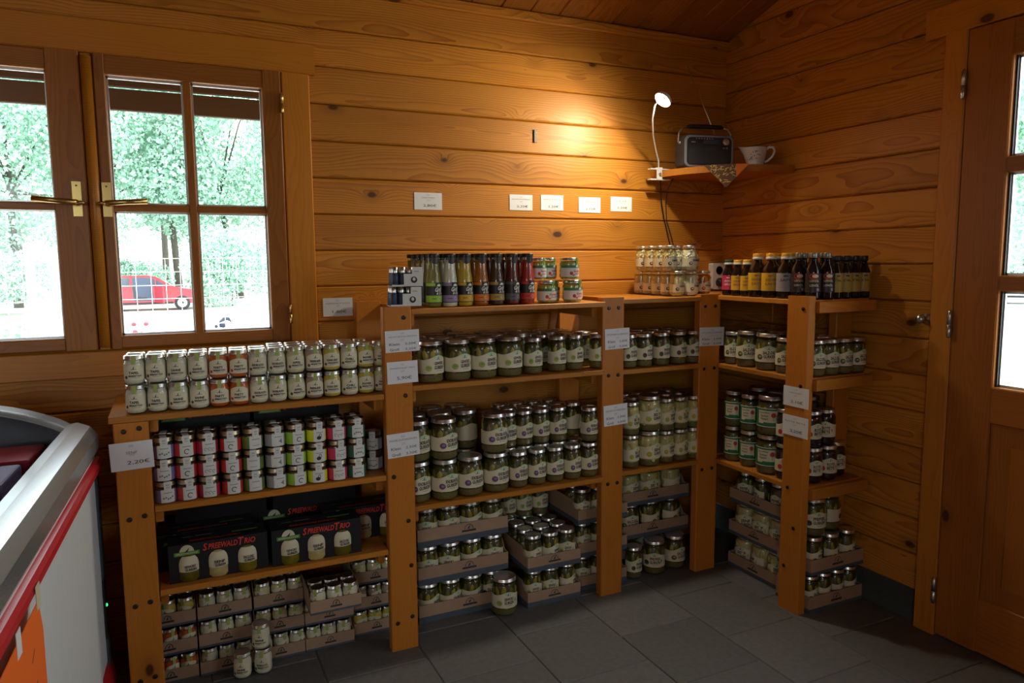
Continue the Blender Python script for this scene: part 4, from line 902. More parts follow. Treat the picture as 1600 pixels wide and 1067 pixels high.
# --- corner shelf top: mushrooms, onions and chanterelles in files going back
fx = lambda x0, j: x0
for j in range(5):
    place('champ', -.512, -.312+.0635*j, C1, f'{ORD[j]} mushroom jar counted from the front, lower tier, corner shelf', 'jar', 'mushroom jars', -.1)
    if j < 4: place('champ', -.552+.012, -.312+.0635*(j+.25), C1+.106, f'{ORD[j]} mushroom jar counted from the front, upper tier, corner shelf', 'jar', 'mushroom jars', -.1)
for j in range(3):
    place('onion', -.442, -.315+.064*j, C1, f'{ORD[j]} pearl onion jar from the front, lower tier, corner shelf', 'jar', 'pearl onion jars', .0)
    if j < 2: place('onion', -.452, -.315+.085*j, C1+.106, f'{ORD[j]} pearl onion jar from the front, upper tier, corner shelf', 'jar', 'pearl onion jars', .0)
place('chant', -.370, -.305, C1, 'orange chanterelle jar above the corner post, lower tier', 'jar', 'chanterelle jars', -.1)
place('chant', -.383, -.235, C1, 'orange chanterelle jar in the second row, lower tier', 'jar', 'chanterelle jars', -.1)
place('chant', -.383, -.245, C1+.106, 'orange chanterelle jar half hidden in the upper tier', 'jar', 'chanterelle jars', -.1)
# --- corner shelf, second and third boards
for i, x in enumerate((-.768, -.693, -.606, -.520, -.445)): place('pfeff_small', x, -.335, C2, f'{ORD[i]} pepper gherkin jar from left, upper corner shelf', 'jar', 'pepper gherkin jars')
hidden([('pfeff_small', x, y) for y in (-.255, -.175) for x in (-.765, -.685, -.605, -.525, -.445)], C2, 'pepper gherkin jar from left, upper corner shelf', 'jar', 'pepper gherkin jars behind the front row')
for tier in range(2):
    for i, (k, x) in enumerate((('senf_small', -.752), ('senf_large', -.662), ('senf_small', -.576), ('senf_small', -.504), ('senf_small', -.432))):
        zz = C3+(0 if not tier else (LH if k == 'senf_large' else SH))
        place(k, x, -.335, zz, f'{ORD[i]} mustard gherkin jar from left, {["bottom", "upper"][tier]} tier, lower corner shelf', 'jar', 'mustard gherkin jars')
    hidden([('senf_small', x, y) for y in (-.245, -.170) for x in (-.755, -.675, -.595, -.515, -.44)], C3+SH*tier, f'mustard gherkin jar from left, lower corner shelf, {["bottom", "upper"][tier]} tier', 'jar', 'mustard gherkin jars behind the front row')
# --- corner floor
for tier in range(1, 3):
    z = .146*tier
    tray(-.553, -.25, z, .348, .23, .060, f'{["", "lower", "upper"][tier]} cardboard tray in the corner bay', 'cardboard trays in the corner bay', blue=.30, logo_x=-.02)
    fill_tray(-.553, -.25, z, .348, .2, [['', 'salz_large', 'senf_large'][tier]], 3, 1, f'big gherkin jar from left in the {["", "lower", "upper"][tier]} corner tray', 'gherkin jars in the corner trays', pitch=.112)
tray(-.553, -.165, 0, .348, .15, .060, 'cardboard tray at the very bottom of the corner bay', 'cardboard trays in the corner bay')
fill_tray(-.553, -.165, 0, .348, .15, ['salz_large'], 3, 1, 'dark gherkin jar from left in the bottom corner tray', 'gherkin jars in the corner trays', pitch=.112)
for i, (k, x, y) in enumerate((('pfeff_small', -.700, -.292), ('pfeff_large', -.590, -.285), ('salz_large', -.474, -.275))): place(k, x, y, 0, f'{ORD[i]} of three gherkin jars standing on the corner floor, from left', 'jar', 'gherkin jars on the corner floor', [-.1, -.8, -.15][i])
tray(-.835, -.30, 0, .12, .2, .055, 'small tray end peeping out right of the middle post', 'cardboard trays in the corner bay', logo_=False)
# --- right shelf top: juice and oil bottles
RX = -1.35
for key, y, l in (('juice_pink', -.385, 'small dark bottle with pink label and green cap'), ('juice_small', -.439, 'left small dark bottle with yellow label and cap'), ('juice_small', -.493, 'right small dark bottle with yellow label and cap'), ('juice_large', -.556, 'left big dark juice bottle with yellow label and cap'), ('juice_large', -.628, 'right big dark juice bottle with yellow label and cap'), ('juice_grey', -.700, 'big dark bottle with grey label and yellow cap')):
    place(key, -.300 if 'large' not in key else -.305, y, D1, l+', right shelf', 'bottle', 'juice bottles', -.85)
hidden([('juice_small', -.235, -.49), ('juice_large', -.225, -.575), ('juice_large', -.225, -.65), ('juice_large', -.15, -.61)], D1, 'yellow capped juice bottle in the second row, right shelf', 'bottle', 'juice bottles behind the front row')
for i, (x, y) in enumerate(((-.305, -.764), (-.290, -.818), (-.236, -.832))): place('oil', x, y, D1, f'{ORD[i]} black linseed oil bottle with red and cream label, from left', 'bottle', 'linseed oil bottles', [-.75, -.65, -.6][i])
hidden([('oil', -.233, -.719), ('oil', -.238, -.776), ('oil', -.182, -.765), ('oil', -.17, -.70)], D1, 'gold capped oil bottle in the second row, right shelf', 'bottle', 'oil bottles behind the front row')
for i, x in enumerate((-.180, -.131, -.082, -.034)): place('oil_dark', x, -.824, D1, f'{ORD[i]} slim black oil bottle with olive label, from left', 'bottle', 'slim oil bottles', -.5)
for i, (x, y) in enumerate(((-.128, -.768), (-.077, -.768), (-.027, -.768))): place('oil_dark', x, y, D1, f'{ORD[i]} slim black oil bottle from left in the second row', 'bottle', 'slim oil bottles', -.5)
# --- right shelf, second board: salt and dill gherkins
for i, (k, x, y) in enumerate((('salz_small', -.292, -.415), ('salz_large', -.288, -.497), ('salz_large', -.288, -.606), ('salz_small', -.292, -.700))): place(k, x, y, D2, f'{ORD[i]} dill gherkin jar from left, room side of right shelf', 'jar', 'dill gherkin jars', -.95)
for i, x in enumerate((-.255, -.185, -.112, -.040)): place('salz_small', x, -.812, D2, f'{ORD[i]} slim dill gherkin jar from left, open end of right shelf', 'jar', 'dill gherkin jars', -.55+.1*i)
hidden([('salz_large', -.185, -.45), ('salz_large', -.185, -.555), ('salz_large', -.185, -.66), ('salz_small', -.11, -.715), ('salz_small', -.04, -.715)], D2, 'dill gherkin jar inside the right shelf', 'jar', 'dill gherkin jars behind the front jars')
# --- right shelf, third board: green wrapped gherkins and beetroot
for tier in range(2):
    for i, (k, y) in enumerate((('wrap_small', -.424), ('wrap_small', -.518), ('wrap_large', -.628))):
        zz = D3+tier*(.157 if k == 'wrap_large' else .150)
        place(k, -.287, y, zz, f'{ORD[i]} green labelled gherkin jar from left, {["bottom", "upper"][tier]} tier', 'jar', 'green labelled gherkin jars', -1.0)
for x, y, z, l in ((-.290, -.715, D3, 'lower beetroot jar beside the end post, room side'), (-.290, -.715, D3+.138, 'upper beetroot jar beside the end post, room side'), (-.238, -.800, D3, 'left beetroot jar at the open end, bottom tier'), (-.160, -.800, D3, 'middle beetroot jar at the open end, bottom tier'), (-.085, -.775, D3, 'right beetroot jar at the open end, bottom tier'), (-.232, -.785, D3+.138, 'left beetroot jar at the open end, upper tier'), (-.157, -.785, D3+.138, 'right beetroot jar at the open end, upper tier')):
    place('beet', x, y, z, l, 'jar', 'beetroot jars', random.uniform(-1.6, -.3))
place('wrap_small', -.100, -.655, D3+.150, 'green labelled gherkin jar behind the beetroot, upper tier', 'jar', 'green labelled gherkin jars', .3); place('wrap_small', -.100, -.655, D3, 'green labelled gherkin jar behind the beetroot, bottom tier', 'jar', 'green labelled gherkin jars', .3)
hidden([('wrap_large', -.18, -.46), ('wrap_large', -.18, -.57)], D3+.157, 'green labelled gherkin jar in the second row, upper tier', 'jar', 'green labelled gherkin jars'); hidden([('wrap_large', -.18, -.46), ('wrap_large', -.18, -.57)], D3, 'green labelled gherkin jar in the second row, bottom tier', 'jar', 'green labelled gherkin jars')
# --- right shelf floor: trays facing the room and the open end
gD = 'cardboard trays under the right shelf'
for tier in range(3):
    z = .146*tier; lay = ['bottom', 'middle', 'top'][tier]
    tray(-.25, -.520, z, .30, .20, .060, f'{lay} cardboard tray facing the room under the right shelf', gD, rz=-PI/2, blue=.25)
    fill_tray(-.25, -.520, z, .30, .2, [['senf_large', 'senf_large', 'pfeff_small'][tier]], 3, 1, f'gherkin jar from left in the {lay} tray facing the room', 'gherkin jars under the right shelf', rz=-PI/2, pitch=.097)
for tier in range(2):
    z = .146*tier; lay = ['bottom', 'upper'][tier]
    tray(-.150, -.862+.0, z, .283, .17, .062, f'{lay} cardboard tray at the open end of the right shelf', gD, blue=.22, rz=0)
    fill_tray(-.150, -.862, z, .283, .2, [['salz_small', 'pfeff_small'][tier]], 4 if not tier else 3, 1, f'slim gherkin jar from left in the {lay} end tray', 'gherkin jars in the end trays', rz=0, pitch=.069 if not tier else .090, sc=.96 if not tier else 1.)
for i, (k, x, y) in enumerate((('pfeff_large', -.225, -.80), ('pfeff_large', -.118, -.775))): place(k, x, y, .146+.003+SH, f'{["left", "right"][i]} big gherkin jar on top of the end trays', 'jar', 'gherkin jars on the end trays', [-.6, .9][i])

# ------------------------------------------------------------------ corner shelf with radio, jug and clip lamp
SZ = 1.735
q = [(0, 0)] + [(-.425*math.cos(a)**.85 if math.cos(a) > 0 else 0, -.435*math.sin(a)**.85) for a in [PI/2*i/14 for i in range(15)]]
cs = tag(obj('corner_shelf', MB().prism([(x-.001, y-.001) for x, y in q], SZ-.028, SZ, 'shelf_wood', 'z')), 'rounded wooden corner shelf carrying the radio and jug', 'shelf')
# radio
rd_ = thing('radio', 'dark grey portable radio with handle on the corner shelf', 'radio', (-.275, -.185, SZ+.003), -.22)
def rrect(w_, h, r, n=5):
    pts = []
    for cx, cz, a0 in ((w_/2-r, r, -PI/2), (w_/2-r, h-r, 0), (-w_/2+r, h-r, PI/2), (-w_/2+r, r, PI)):
        for i in range(n+1): a = a0+PI/2*i/n; pts.append((cx+r*math.cos(a), cz+r*math.sin(a)))
    return pts
obj('case', MB().prism(rrect(.234, .138, .022), -.038, .045, 'dark_grey', 'y'), rd_)
obj('front_bezel', MB().prism(rrect(.228, .132, .022), -.042, -.037, 'ink_grey', 'y'), rd_, (0, 0, .003))
obj('front_panel', MB().prism(rrect(.208, .116, .018), -.0445, -.041, 'black_plastic', 'y'), rd_, (0, 0, .011))
obj('speaker_grille', MB().prism(rrect(.196, .072, .012), -.0455, -.044, 'cloth_grille', 'y'), rd_, (0, 0, .016))
obj('display', MB().prism(rrect(.070, .020, .003), -.0458, -.044, 'car_glass', 'y'), rd_, (.005, 0, .098))
bt = MB().lathe([(.0032, 0), (.0028, .002)], 8, 'ink_grey', Matrix.Rotation(PI/2, 4, 'X')).mesh('button')
for i in range(7): obj('button', bt, rd_, (-.062+.0125*i, -.0446, .121))
obj('tuning_knob', MB().lathe([(.016, 0), (.0155, .010), (.013, .012), (.004, .0115)], 20, 'steel', Matrix.Rotation(PI/2, 4, 'X')), rd_, (.074, -.0446, .108))
kb = MB().lathe([(.004, 0), (.0035, .004)], 10, 'ink_grey', Matrix.Rotation(PI/2, 4, 'X')).mesh('small_knob')
for i in range(2): obj('small_knob', kb, rd_, (.067+.014*i, -.0446, .083))
pr = MB(); put_text(pr, on_front(-.0462), 'RADIO', -.076, .106, .018, .0042, 'label_white', .02); obj('lettering', pr, rd_)
obj('handle_arm', MB().tube([(-.119, 0, .108), (-.125, 0, .112), (-.123, 0, .150), (-.108, 0, .170), (-.082, 0, .176)], .0035, 'steel', 8), rd_)
obj('handle_arm', MB().tube([(.119, 0, .108), (.125, 0, .112), (.123, 0, .150), (.108, 0, .170), (.082, 0, .176)], .0035, 'steel', 8), rd_)
obj('handle_grip', MB().tube([(-.086, 0, .175), (-.076, 0, .178), (0, 0, .180), (.076, 0, .178), (.086, 0, .175)], [.005, .009, .010, .009, .005], 'black_plastic', 10), rd_)
for sx in (-1, 1): obj('handle_pivot', MB().lathe([(.008, 0), (.007, .006)], 12, 'steel', Matrix.Rotation(sx*PI/2, 4, 'Y')), rd_, (sx*.115, 0, .108))
obj('antenna', MB().tube([(.062, .025, .138), (.054, .022, .165), (-.085, .012, .438)], [.003, .0028, .0018], 'steel', 8).ell((.062, .025, .140), (.006, .006, .006), 'steel'), rd_)
# cloth hanging over the shelf edge in a point
def edge(t):
    a = PI/2*t; return Vector((-.425*math.cos(a)**.85, -.435*math.sin(a)**.85))
cl = thing('table_cloth', 'orange and brown patterned cloth hanging in a point off the corner shelf', 'cloth', (-.28, -.30, SZ))
def cloth_pt(u, v):          # u along the edge 0..1, v 0..1 drop
    e = edge(.40+.30*u); n_ = Vector((-.70, -.71))*.005
    drop = .098*(1-abs(2*u-1))*v
    return (e.x+n_.x+.28-.0, e.y+n_.y+.30-.004*v, .002-drop)
for nm, u0, u1, mat in (('cloth_field', .0, .72, 'cloth_brown'), ('cloth_corner', .72, 1.0, 'cloth_orange')):
    n = 12; vs = []; fs = []
    for i in range(n+1):
        u = u0+(u1-u0)*i/n
        for k in range(6): vs.append(cloth_pt(u, k/5))
    for i in range(n):
        for k in range(5): fs.append((i*6+k, i*6+k+1, (i+1)*6+k+1, (i+1)*6+k))
    vs2 = [(x+.0015, y+.0015, z) for x, y, z in vs]; N0 = len(vs)
    mb = MB().add(vs+vs2, fs+[tuple(i+N0 for i in f[::-1]) for f in fs], mat, True); obj(nm, mb, cl)
pt = MB(); rdm = random.Random(4)
for i in range(46):
    u = rdm.uniform(.14, .72); v = rdm.uniform(.05, .9); p = cloth_pt(u, v); a = rdm.uniform(0, 3)
    s1 = .011; p0 = Vector(p)+Vector((-.0014, -.0014, 0)); tx = Vector((.70, -.71, 0))
    pts = [p0+tx*(s1*math.cos(a+b)*.8*(1-abs(2*u-1)*.6))+Vector((0, 0, s1*math.sin(a+b)*.5)) for b in (0, .5, PI, PI+.5)]
    pt.add(pts, [(0, 1, 2, 3)], 'cloth_gold')
tag(obj('cloth_pattern', pt, cl), kind='stuff')
top = MB().prism([(-.37+.28, -.20+.30), (-.335+.28, -.275+.30), (-.235+.28, -.345+.30), (-.15+.28, -.20+.30), (-.25+.28, -.10+.30)], .0005, .0025, 'cloth_orange', 'z'); obj('cloth_top', top, cl)
# jug
jg = thing('milk_jug', 'small white porcelain jug with grey floral print and handle', 'jug', (-.105, -.312, SZ+.006), math.radians(-52))
prof = [(.034, 0), (.037, .004), (.036, .012), (.041, .028), (.0465, .050), (.048, .066), (.046, .078)]
jb = MB().lathe(prof, 26, 'porcelain', cap1=False); jb.lathe([(.046, .078), (.0445, .079), (.0445, .07), (.043, .05), (.034, .012)], 26, 'porcelain', cap0=False)
jb.v = [((x-(.030*max(0, (z-.045)/.033)**1.5*max(0, -x/.046)**6), y*(1-.0*z), z+(.010*max(0, -x/.046)**6 if z > .06 else 0)) if z > .03 else (x, y, z)) for x, y, z in jb.v]
obj('body', jb, jg)
obj('handle', MB().tube([(.044, 0, .068), (.058, 0, .078), (.074, 0, .074), (.080, 0, .058), (.070, 0, .036), (.052, 0, .020), (.039, 0, .016)], [.006, .0058, .0056, .0055, .0055, .0055, .006], 'porcelain', 10), jg)
pr = MB(); rdm = random.Random(3)
def onjug(x, z):
    R = .0485 if z > .04 else .044
    return on_cyl(R)(x, z)
for i in range(14):
    cx = rdm.uniform(-.022, .03); cz = rdm.uniform(.026, .062); put_flat(pr, onjug, *disc2(cx, cz, rdm.uniform(.0015, .004), rdm.uniform(.0012, .003), 7), 'porcelain_print')
put_flat(pr, onjug, [(-.020, .024), (-.017, .022), (.012, .056), (.010, .057)], [(0, 1, 2, 3)], 'porcelain_print'); put_flat(pr, onjug, [(-.006, .040), (-.004, .039), (.024, .046), (.024, .048)], [(0, 1, 2, 3)], 'porcelain_print')
obj('floral_print', pr, jg)
tag(obj('jug_mat', MB().lathe([(.060, 0), (.062, .002), (.060, .0045), (.03, .005)], 22, 'moss'), loc=(-.105, -.312, SZ+.0005)), 'dark green felt mat under the white jug', 'mat')
tag(obj('small_figurine', MB().lathe([(.008, 0), (.009, .006), (.006, .012), (.007, .016), (.002, .020)], 12, 'porcelain'), loc=(-.135, -.215, SZ)), 'tiny white trinket between the radio and the jug', 'trinket')
# clip lamp
LP = Vector((-.618, -.34, 1.972)); LN = Vector((-.66, .04, -.75)).normalized()
lamp = thing('clip_lamp', 'white clip lamp with lit head on the corner shelf edge', 'lamp', (-.425, -.060, SZ))
def rel(p): return Vector(p)-Vector((-.425, -.060, SZ))
b0 = Vector((-.43, -.065, SZ+.012))
neck = [b0, b0+Vector((-.004, -.004, .03)), b0+Vector((-.04, -.03, .075)), b0+Vector((-.095, -.085, .125)), b0+Vector((-.150, -.155, .175)), b0+Vector((-.178, -.21, .215)), b0+Vector((-.170, -.228, .245)), LP-LN*.020+Vector((-.012, 0, .004))]
obj('gooseneck', MB().tube([rel(p) for p in neck], .0032, 'white_plastic', 8), lamp)
T = Matrix.Translation(rel(LP)) @ LN.to_track_quat('Z', 'Y').to_matrix().to_4x4()
obj('lamp_head', MB().lathe([(.006, -.026), (.020, -.022), (.034, -.010), (.037, .002), (.0335, .002)], 24, 'white_plastic', T, cap1=False), lamp)
obj('diffuser', MB().lathe([(.0335, -.001), (.030, .007), (.018, .012), (.002, .014)], 24, 'lamp_glow', T, cap0=False), lamp)
clp = thing('clip', None, None, tuple(rel((-.43, -.065, SZ)))); clp.parent = lamp; 
obj('clip_jaw', MB().box(-.05, .055, -.012, .012, .004, .009, 'white_plastic').box(-.012, .012, -.012, .012, .009, .014, 'white_plastic'), clp)
obj('clip_jaw', MB().box(-.05, .055, -.012, .012, -.041, -.036, 'white_plastic'), clp)
obj('clip_spring', MB().box(-.020, .008, -.0155, -.012, -.041, .009, 'white_plastic').lathe([(.006, 0), (.006, .006)], 12, 'steel', Matrix.Translation((-.005, -.0155, -.016)) @ Matrix.Rotation(PI/2, 4, 'X')), clp)
ll = bpy.data.lights.new('lamp_light', 'AREA'); ll.shape = 'DISK'; ll.size = .05; ll.energy = LAMP_W; ll.color = (1, .88, .58)
lo_ = bpy.data.objects.new('lamp_light', ll); C.objects.link(lo_); lo_.matrix_basis = Matrix.Translation(LP+LN*.018) @ (-LN).to_track_quat('Z', 'Y').to_matrix().to_4x4()
lo_.parent = lamp; lo_.matrix_parent_inverse = lamp.matrix_basis.inverted()
cab = [(-.42, -.066, SZ-.036), (-.40, -.04, 1.66), (-.375, -.016, 1.60), (-.355, -.010, 1.53), (-.335, -.009, 1.47), (-.318, -.009, 1.41), (-.300, -.009, 1.33), (-.24, -.009, 1.26), (-.13, -.009, 1.225), (-.06, -.02, 1.225)]
tag(obj('power_cable', MB().tube(cab, .0026, 'black_plastic', 6)), 'thin black lamp cable running down the wall behind the mushroom jars', 'cable')
cab2 = [(-.345, -.06, SZ-.029), (-.352, -.03, 1.66), (-.348, -.012, 1.60), (-.338, -.008, 1.52), (-.315, -.009, 1.46), (-.295, -.009, 1.40), (-.27, -.009, 1.30), (-.14, -.009, 1.235), (-.06, -.02, 1.262)]
tag(obj('power_cable', MB().tube(cab2, .0024, 'iron', 6)), 'brownish radio cable twisted beside the black lamp cable', 'cable')
so = thing('power_socket', 'white double wall socket in the corner above the shelf', 'socket', (-.044, 0, 1.245))
obj('socket_plate', MB().prism(rrect(.075, .125, .010), -.034, 0, 'socket', 'y'), so, (0, 0, -.045))
for dz in (-.012, .045): obj('socket_well', MB().lathe([(.022, 0), (.021, .001), (.019, -.0)], 18, 'ink_grey', Matrix.Rotation(PI/2, 4, 'X')), so, (0, -.0345, dz))
obj('plug', MB().lathe([(.021, 0), (.021, .018), (.016, .03)], 16, 'black_plastic', Matrix.Rotation(PI/2, 4, 'X')), so, (0, -.0355, -.012))
tag(obj('wall_bracket', MB().box(-.0065, .0065, -.006, 0, -.026, .026, 'iron').lathe([(.003, 0), (.002, .002)], 8, 'steel', Matrix.Translation((0, -.006, .014)) @ Matrix.Rotation(PI/2, 4, 'X')), loc=(-1.013, 0, 1.858)), 'small dark metal strip screwed flat to the back wall', 'bracket')

# ------------------------------------------------------------------ price cards
def card(p, w_, h, lines, label, face='y', roll=0.):
    t = thing('price_card', label, 'card', p, 0 if face == 'y' else -PI/2, 'price cards')
    t.rotation_euler = (0, roll if face == 'y' else 0, t.rotation_euler.z)
    obj('paper', MB().box(-w_/2, w_/2, -.0012, 0, -h/2, h/2, 'paper'), t)
    pr = MB(); fn = on_front(-.0018)
    for body, cx, cz, tw, th, mt in lines: put_text(pr, fn, body, cx*w_, cz*h, tw*w_, th*h, mt, .0)
    def orn(z):
        for sx in (-1, 1): put_ring(pr, fn, sx*.03*w_, z*h, .025*w_, .04*h, .008*h, 'ink_grey', 8)
    orn(.36); orn(.05)
    obj('lettering', pr, t)
    return t
def one(title, price): return [(title, 0, .20, .80 if len(title) > 8 else .5, .07, 'ink_grey'), (price, .05, -.26, .48, .17, 'ink')]
def two(title, a, b): return [(title, 0, .22, .84, .08, 'ink_grey'), ('Klein', -.24, -.13, .30, .12, 'ink'), (a, .24, -.13, .34, .12, 'ink'), ('Groß', -.24, -.38, .27, .12, 'ink'), (b, .24, -.38, .34, .12, 'ink')]
card((-1.487, -.001, 1.578), .114, .066, one('CHUTNEY', '2,80€'), 'white price card reading 2,80€, leftmost of the row on the wall')
card((-1.081, -.001, 1.584), .106, .064, one('SCHMORGURKEN', '2,20€'), 'white price card reading 2,20€, second on the wall')
card((-.934, -.001, 1.587), .108, .064, one('GRILL SAUCE', '2,20€'), 'white price card with black ornaments, third on the wall')
card((-.748, -.001, 1.582), .110, .066, one('KNOBLAUCH', '2,10€'), 'white price card reading 2,10€, fourth on the wall')
card((-.584, -.001, 1.590), .112, .064, one('PILZE', '2,20€'), 'white price card reading 2,20€, rightmost of the row on the wall')
card((-1.854, -.001, 1.174), .111, .069, one('MEERRETTICH', '1,80€'), 'white price card low on the wall beside the window casing')
card((-1.735, -.4335, 1.080), .117, .072, two('GEWÜRZGURKEN', '2,50€', '3,20€'), 'uppermost white price card on the tall left post', roll=-.02)
card((-1.737, -.4335, .975), .106, .074, one('SPREEWALD TRIO', '5,90€'), 'second white price card on the tall left post', roll=-.02)
card((-1.740, -.4335, .728), .112, .082, two('KNOBLAUCHGURKEN', '2,50€', '3,50€'), 'lowest white price card on the tall left post', roll=-.04)
card((-2.551, -.4335, .790), .112, .082, [('SENF', 0, .12, .26, .09, 'ink_grey'), ('2,20€', .14, -.24, .52, .16, 'ink')], 'white price card reading 2,20€ on the low left post', roll=-.03)
card((-.859, -.3935, 1.038), .113, .080, two('PFEFFERGURKEN', '2,50€', '3,20€'), 'upper white price card on the middle post', roll=-.02)
card((-.864, -.3935, .737), .111, .082, two('SENFGURKEN', '2,50€', '3,50€'), 'lower white price card on the middle post', roll=-.04)
card((-.376, -.3755, 1.020), .130, .078, two('SALZ-DILLGURKEN', '2,50€', '3,50€'), 'white price card on the corner post', roll=.02)
card((-.3465, -.811, .832), .119, .074, one('HAUSART', '2,10€'), 'upper white price card on the end post', 'x')
card((-.3465, -.812, .722), .121, .076, one('ROTE BETE', '2,20€'), 'lower white price card on the end post', 'x')

# ------------------------------------------------------------------ chest freezer
fz = thing('chest_freezer', 'white chest freezer with red stripe and curved glass lid', 'freezer', (-2.650, -.345, 0), math.radians(-2.7))
FL, FW = 1.35, .66
obj('body', MB().prism([(-.012, .05), (0, .10), (0, .79), (-.01, .80), (-FW+.01, .80), (-FW, .79), (-FW, .10), (-FW+.012, .05)], -FL, -.012, 'freezer_white', 'y'), fz)
obj('end_panel', MB().prism([(-.004, .05), (.003, .09), (.003, .79), (-FW-.003, .79), (-FW-.003, .05)], -.012, 0, 'freezer_grey', 'y'), fz)
obj('corner_strip', MB().box(.000, .004, -.055, -.002, .06, .72, 'kraft_blue'), fz)
obj('red_bumper', MB().prism([(0, .738), (.010, .742), (.016, .750), (.016, .766), (.010, .776), (0, .780)], -FL, .004, 'freezer_red', 'y'), fz)
obj('red_foot', MB().prism([(-.02, .0), (.010, .02), (.012, .10), (.0, .17), (-.02, .17)], -.16, .006, 'freezer_red', 'y'), fz)
obj('base', MB().box(-FW+.03, -.03, -FL+.03, -.03, 0, .06, 'black_plastic'), fz)
obj('vent', MB().box(.001, .005, -.06, -.012, .24, .42, 'black_plastic'), fz); obj('power_light', MB().ell((.006, -.035, .335), (.003, .005, .005), 'led_green'), fz)
rimp = [(.006, .795), (.016, .815), (.014, .850), (-.004, .876), (-.035, .890), (-.060, .886), (-.060, .80)]
obj('rim', MB().prism(rimp, -FL, -.03, 'freezer_rim', 'y'), fz); obj('rim', MB().prism([(-FW-x, z) for x, z in rimp], -FL, -.03, 'freezer_rim', 'y'), fz)
def arch(n=16, lift=0, x0=-.05, x1=-FW+.05):
    return [(x0+(x1-x0)*i/n, .876+.085*math.sin(PI*i/n)**.8+lift) for i in range(n+1)]
a_ = arch(); obj('end_cap', MB().prism([(.004, .80)]+[(.004, .84), (-.02, .868)]+a_+[(-FW+.02, .868), (-FW-.004, .84), (-FW-.004, .80)], -.055, .004, 'freezer_grey', 'y'), fz)
ga = arch(lift=-.006)
obj('glass_lid', MB().add([(x, y, z) for y in (-FL, -.055) for x, z in ga], [(i, i+1, i+18, i+17) for i in range(16)], 'freezer_glass', True), fz)
lt = arch(lift=.002)
obj('lid_frame', MB().add([(x, y, z) for y in (-.115, -.055) for x, z in lt]+[(x, y, z-.006) for y in (-.115, -.055) for x, z in lt], [(i, i+1, i+18, i+17) for i in range(16)]+[(i, i+34, i+35, i+1) for i in range(16)], 'freezer_grey', True), fz)
obj('inner_basin', MB().box(-FW+.06, -.06, -FL+.02, -.05, .8005, .803, 'ice'), fz)
for i, (x, y, mt) in enumerate(((-.17, -.20, 'freezer_red'), (-.33, -.22, 'band_blue'), (-.49, -.2, 'band_lav'), (-.18, -.42, 'band_lav'), (-.36, -.44, 'ice'), (-.5, -.45, 'freezer_red'), (-.2, -.66, 'band_blue'), (-.4, -.68, 'freezer_red'))):
    tag(obj('ice_cream_box', MB().prism(rrect(.13, .05, .006, 2), -.09, .09, mt, 'y')), ['red', 'blue', 'lilac', 'pale lilac', 'white frosted', 'small red', 'dark blue', 'bright red'][i]+' ice cream box under the freezer glass, '+['far right', 'far middle', 'far left', 'second row right', 'second row middle', 'second row left', 'third row right', 'third row left'][i], 'box', 'ice cream boxes')
    o = bpy.context.scene.objects[-1]
    o.matrix_basis = fz.matrix_basis @ Matrix.Translation((x, y, .804))
sg = thing('paper_notice', 'bright orange paper notice taped to the freezer side', 'notice', (0, 0, 0)); sg.matrix_basis = fz.matrix_basis @ Matrix.Translation((.0175, -1.02, .535))
obj('paper', MB().prism([(-.30, -.34), (.125, -.34), (.135, .135), (.115, .20), (-.30, .19)], 0, .0012, 'neon_paper', 'x'), sg)
pr = MB(); rdm = random.Random(9)
for i in range(16):
    yy = rdm.uniform(-.02, .10); zz = .12-.028*i+rdm.uniform(-.005, .005); a = rdm.uniform(.5, 1.4); l = rdm.uniform(.012, .03)
    pr.add([(.0016, yy, zz), (.0016, yy+.004, zz), (.0016, yy+.004+l*math.cos(a), zz+l*math.sin(a)), (.0016, yy+l*math.cos(a), zz+l*math.sin(a))], [(0, 1, 2, 3)], 'ink')
tag(obj('handwriting', pr, sg), kind='stuff')
obj('tape', MB().box(.0005, .0018, -.05, -.02, .17, .215, 'paper'), sg); obj('tape', MB().box(.0005, .0018, .10, .13, .185, .23, 'label_cream'), sg)

# ------------------------------------------------------------------ yard outside
G = -.6
gd = tag(obj('ground', MB().box(-60, 70, .13, 95, G-.1, G, 'gravel').box(.13, 70, -60, .13, G-.1, G, 'gravel').box(-60, .13, -60, YF-.1, G-.1, G, 'gravel').box(-60, XL-.15, YF-.1, .13, G-.1, G, 'gravel')), kind='structure')
tag(obj('lawn_strip', MB().prism([(15, 4.0), (27, 11.0), (36, 8), (36, -8), (16, -8)], G, G+.02, 'lawn', 'z')), 'strip of green lawn beyond the glazed door', kind='structure')
tag(obj('foundation', MB().box(XL-.06, .06, .0, .06, G-.05, -.021, 'concrete').box(.0, .06, YF, .0, G-.05, -.201, 'concrete')), kind='structure')
def leaf_cloud(mb, blobs, n, rd, size=(.12, .28)):
    tot = sum(b[3]*b[4]*b[5] for b in blobs)
    for cx, cy, cz, rx, ry, rz_ in blobs:
        for _ in range(int(n*rx*ry*rz_/tot)):
            while True:
                p = Vector((rd.uniform(-1, 1), rd.uniform(-1, 1), rd.uniform(-1, 1)))
                if .35 < p.length < 1: break
            c = Vector((cx+p.x*rx, cy+p.y*ry, cz+p.z*rz_)); s = rd.uniform(*size)
            a = Vector((rd.gauss(0, 1), rd.gauss(0, 1), rd.gauss(0, .7))).normalized(); b = a.orthogonal().normalized()
            b = (Matrix.Rotation(rd.uniform(0, 6.28), 3, a) @ b)
            c2 = a.cross(b)
            mb.v += [tuple(c-b*s*.5), tuple(c+c2*s*.32), tuple(c+b*s*.5), tuple(c-c2*s*.32)]
            k = len(mb.v); mb.f.append((k-4, k-3, k-2, k-1)); mb.m.append('leaf'); mb.s.append(False)
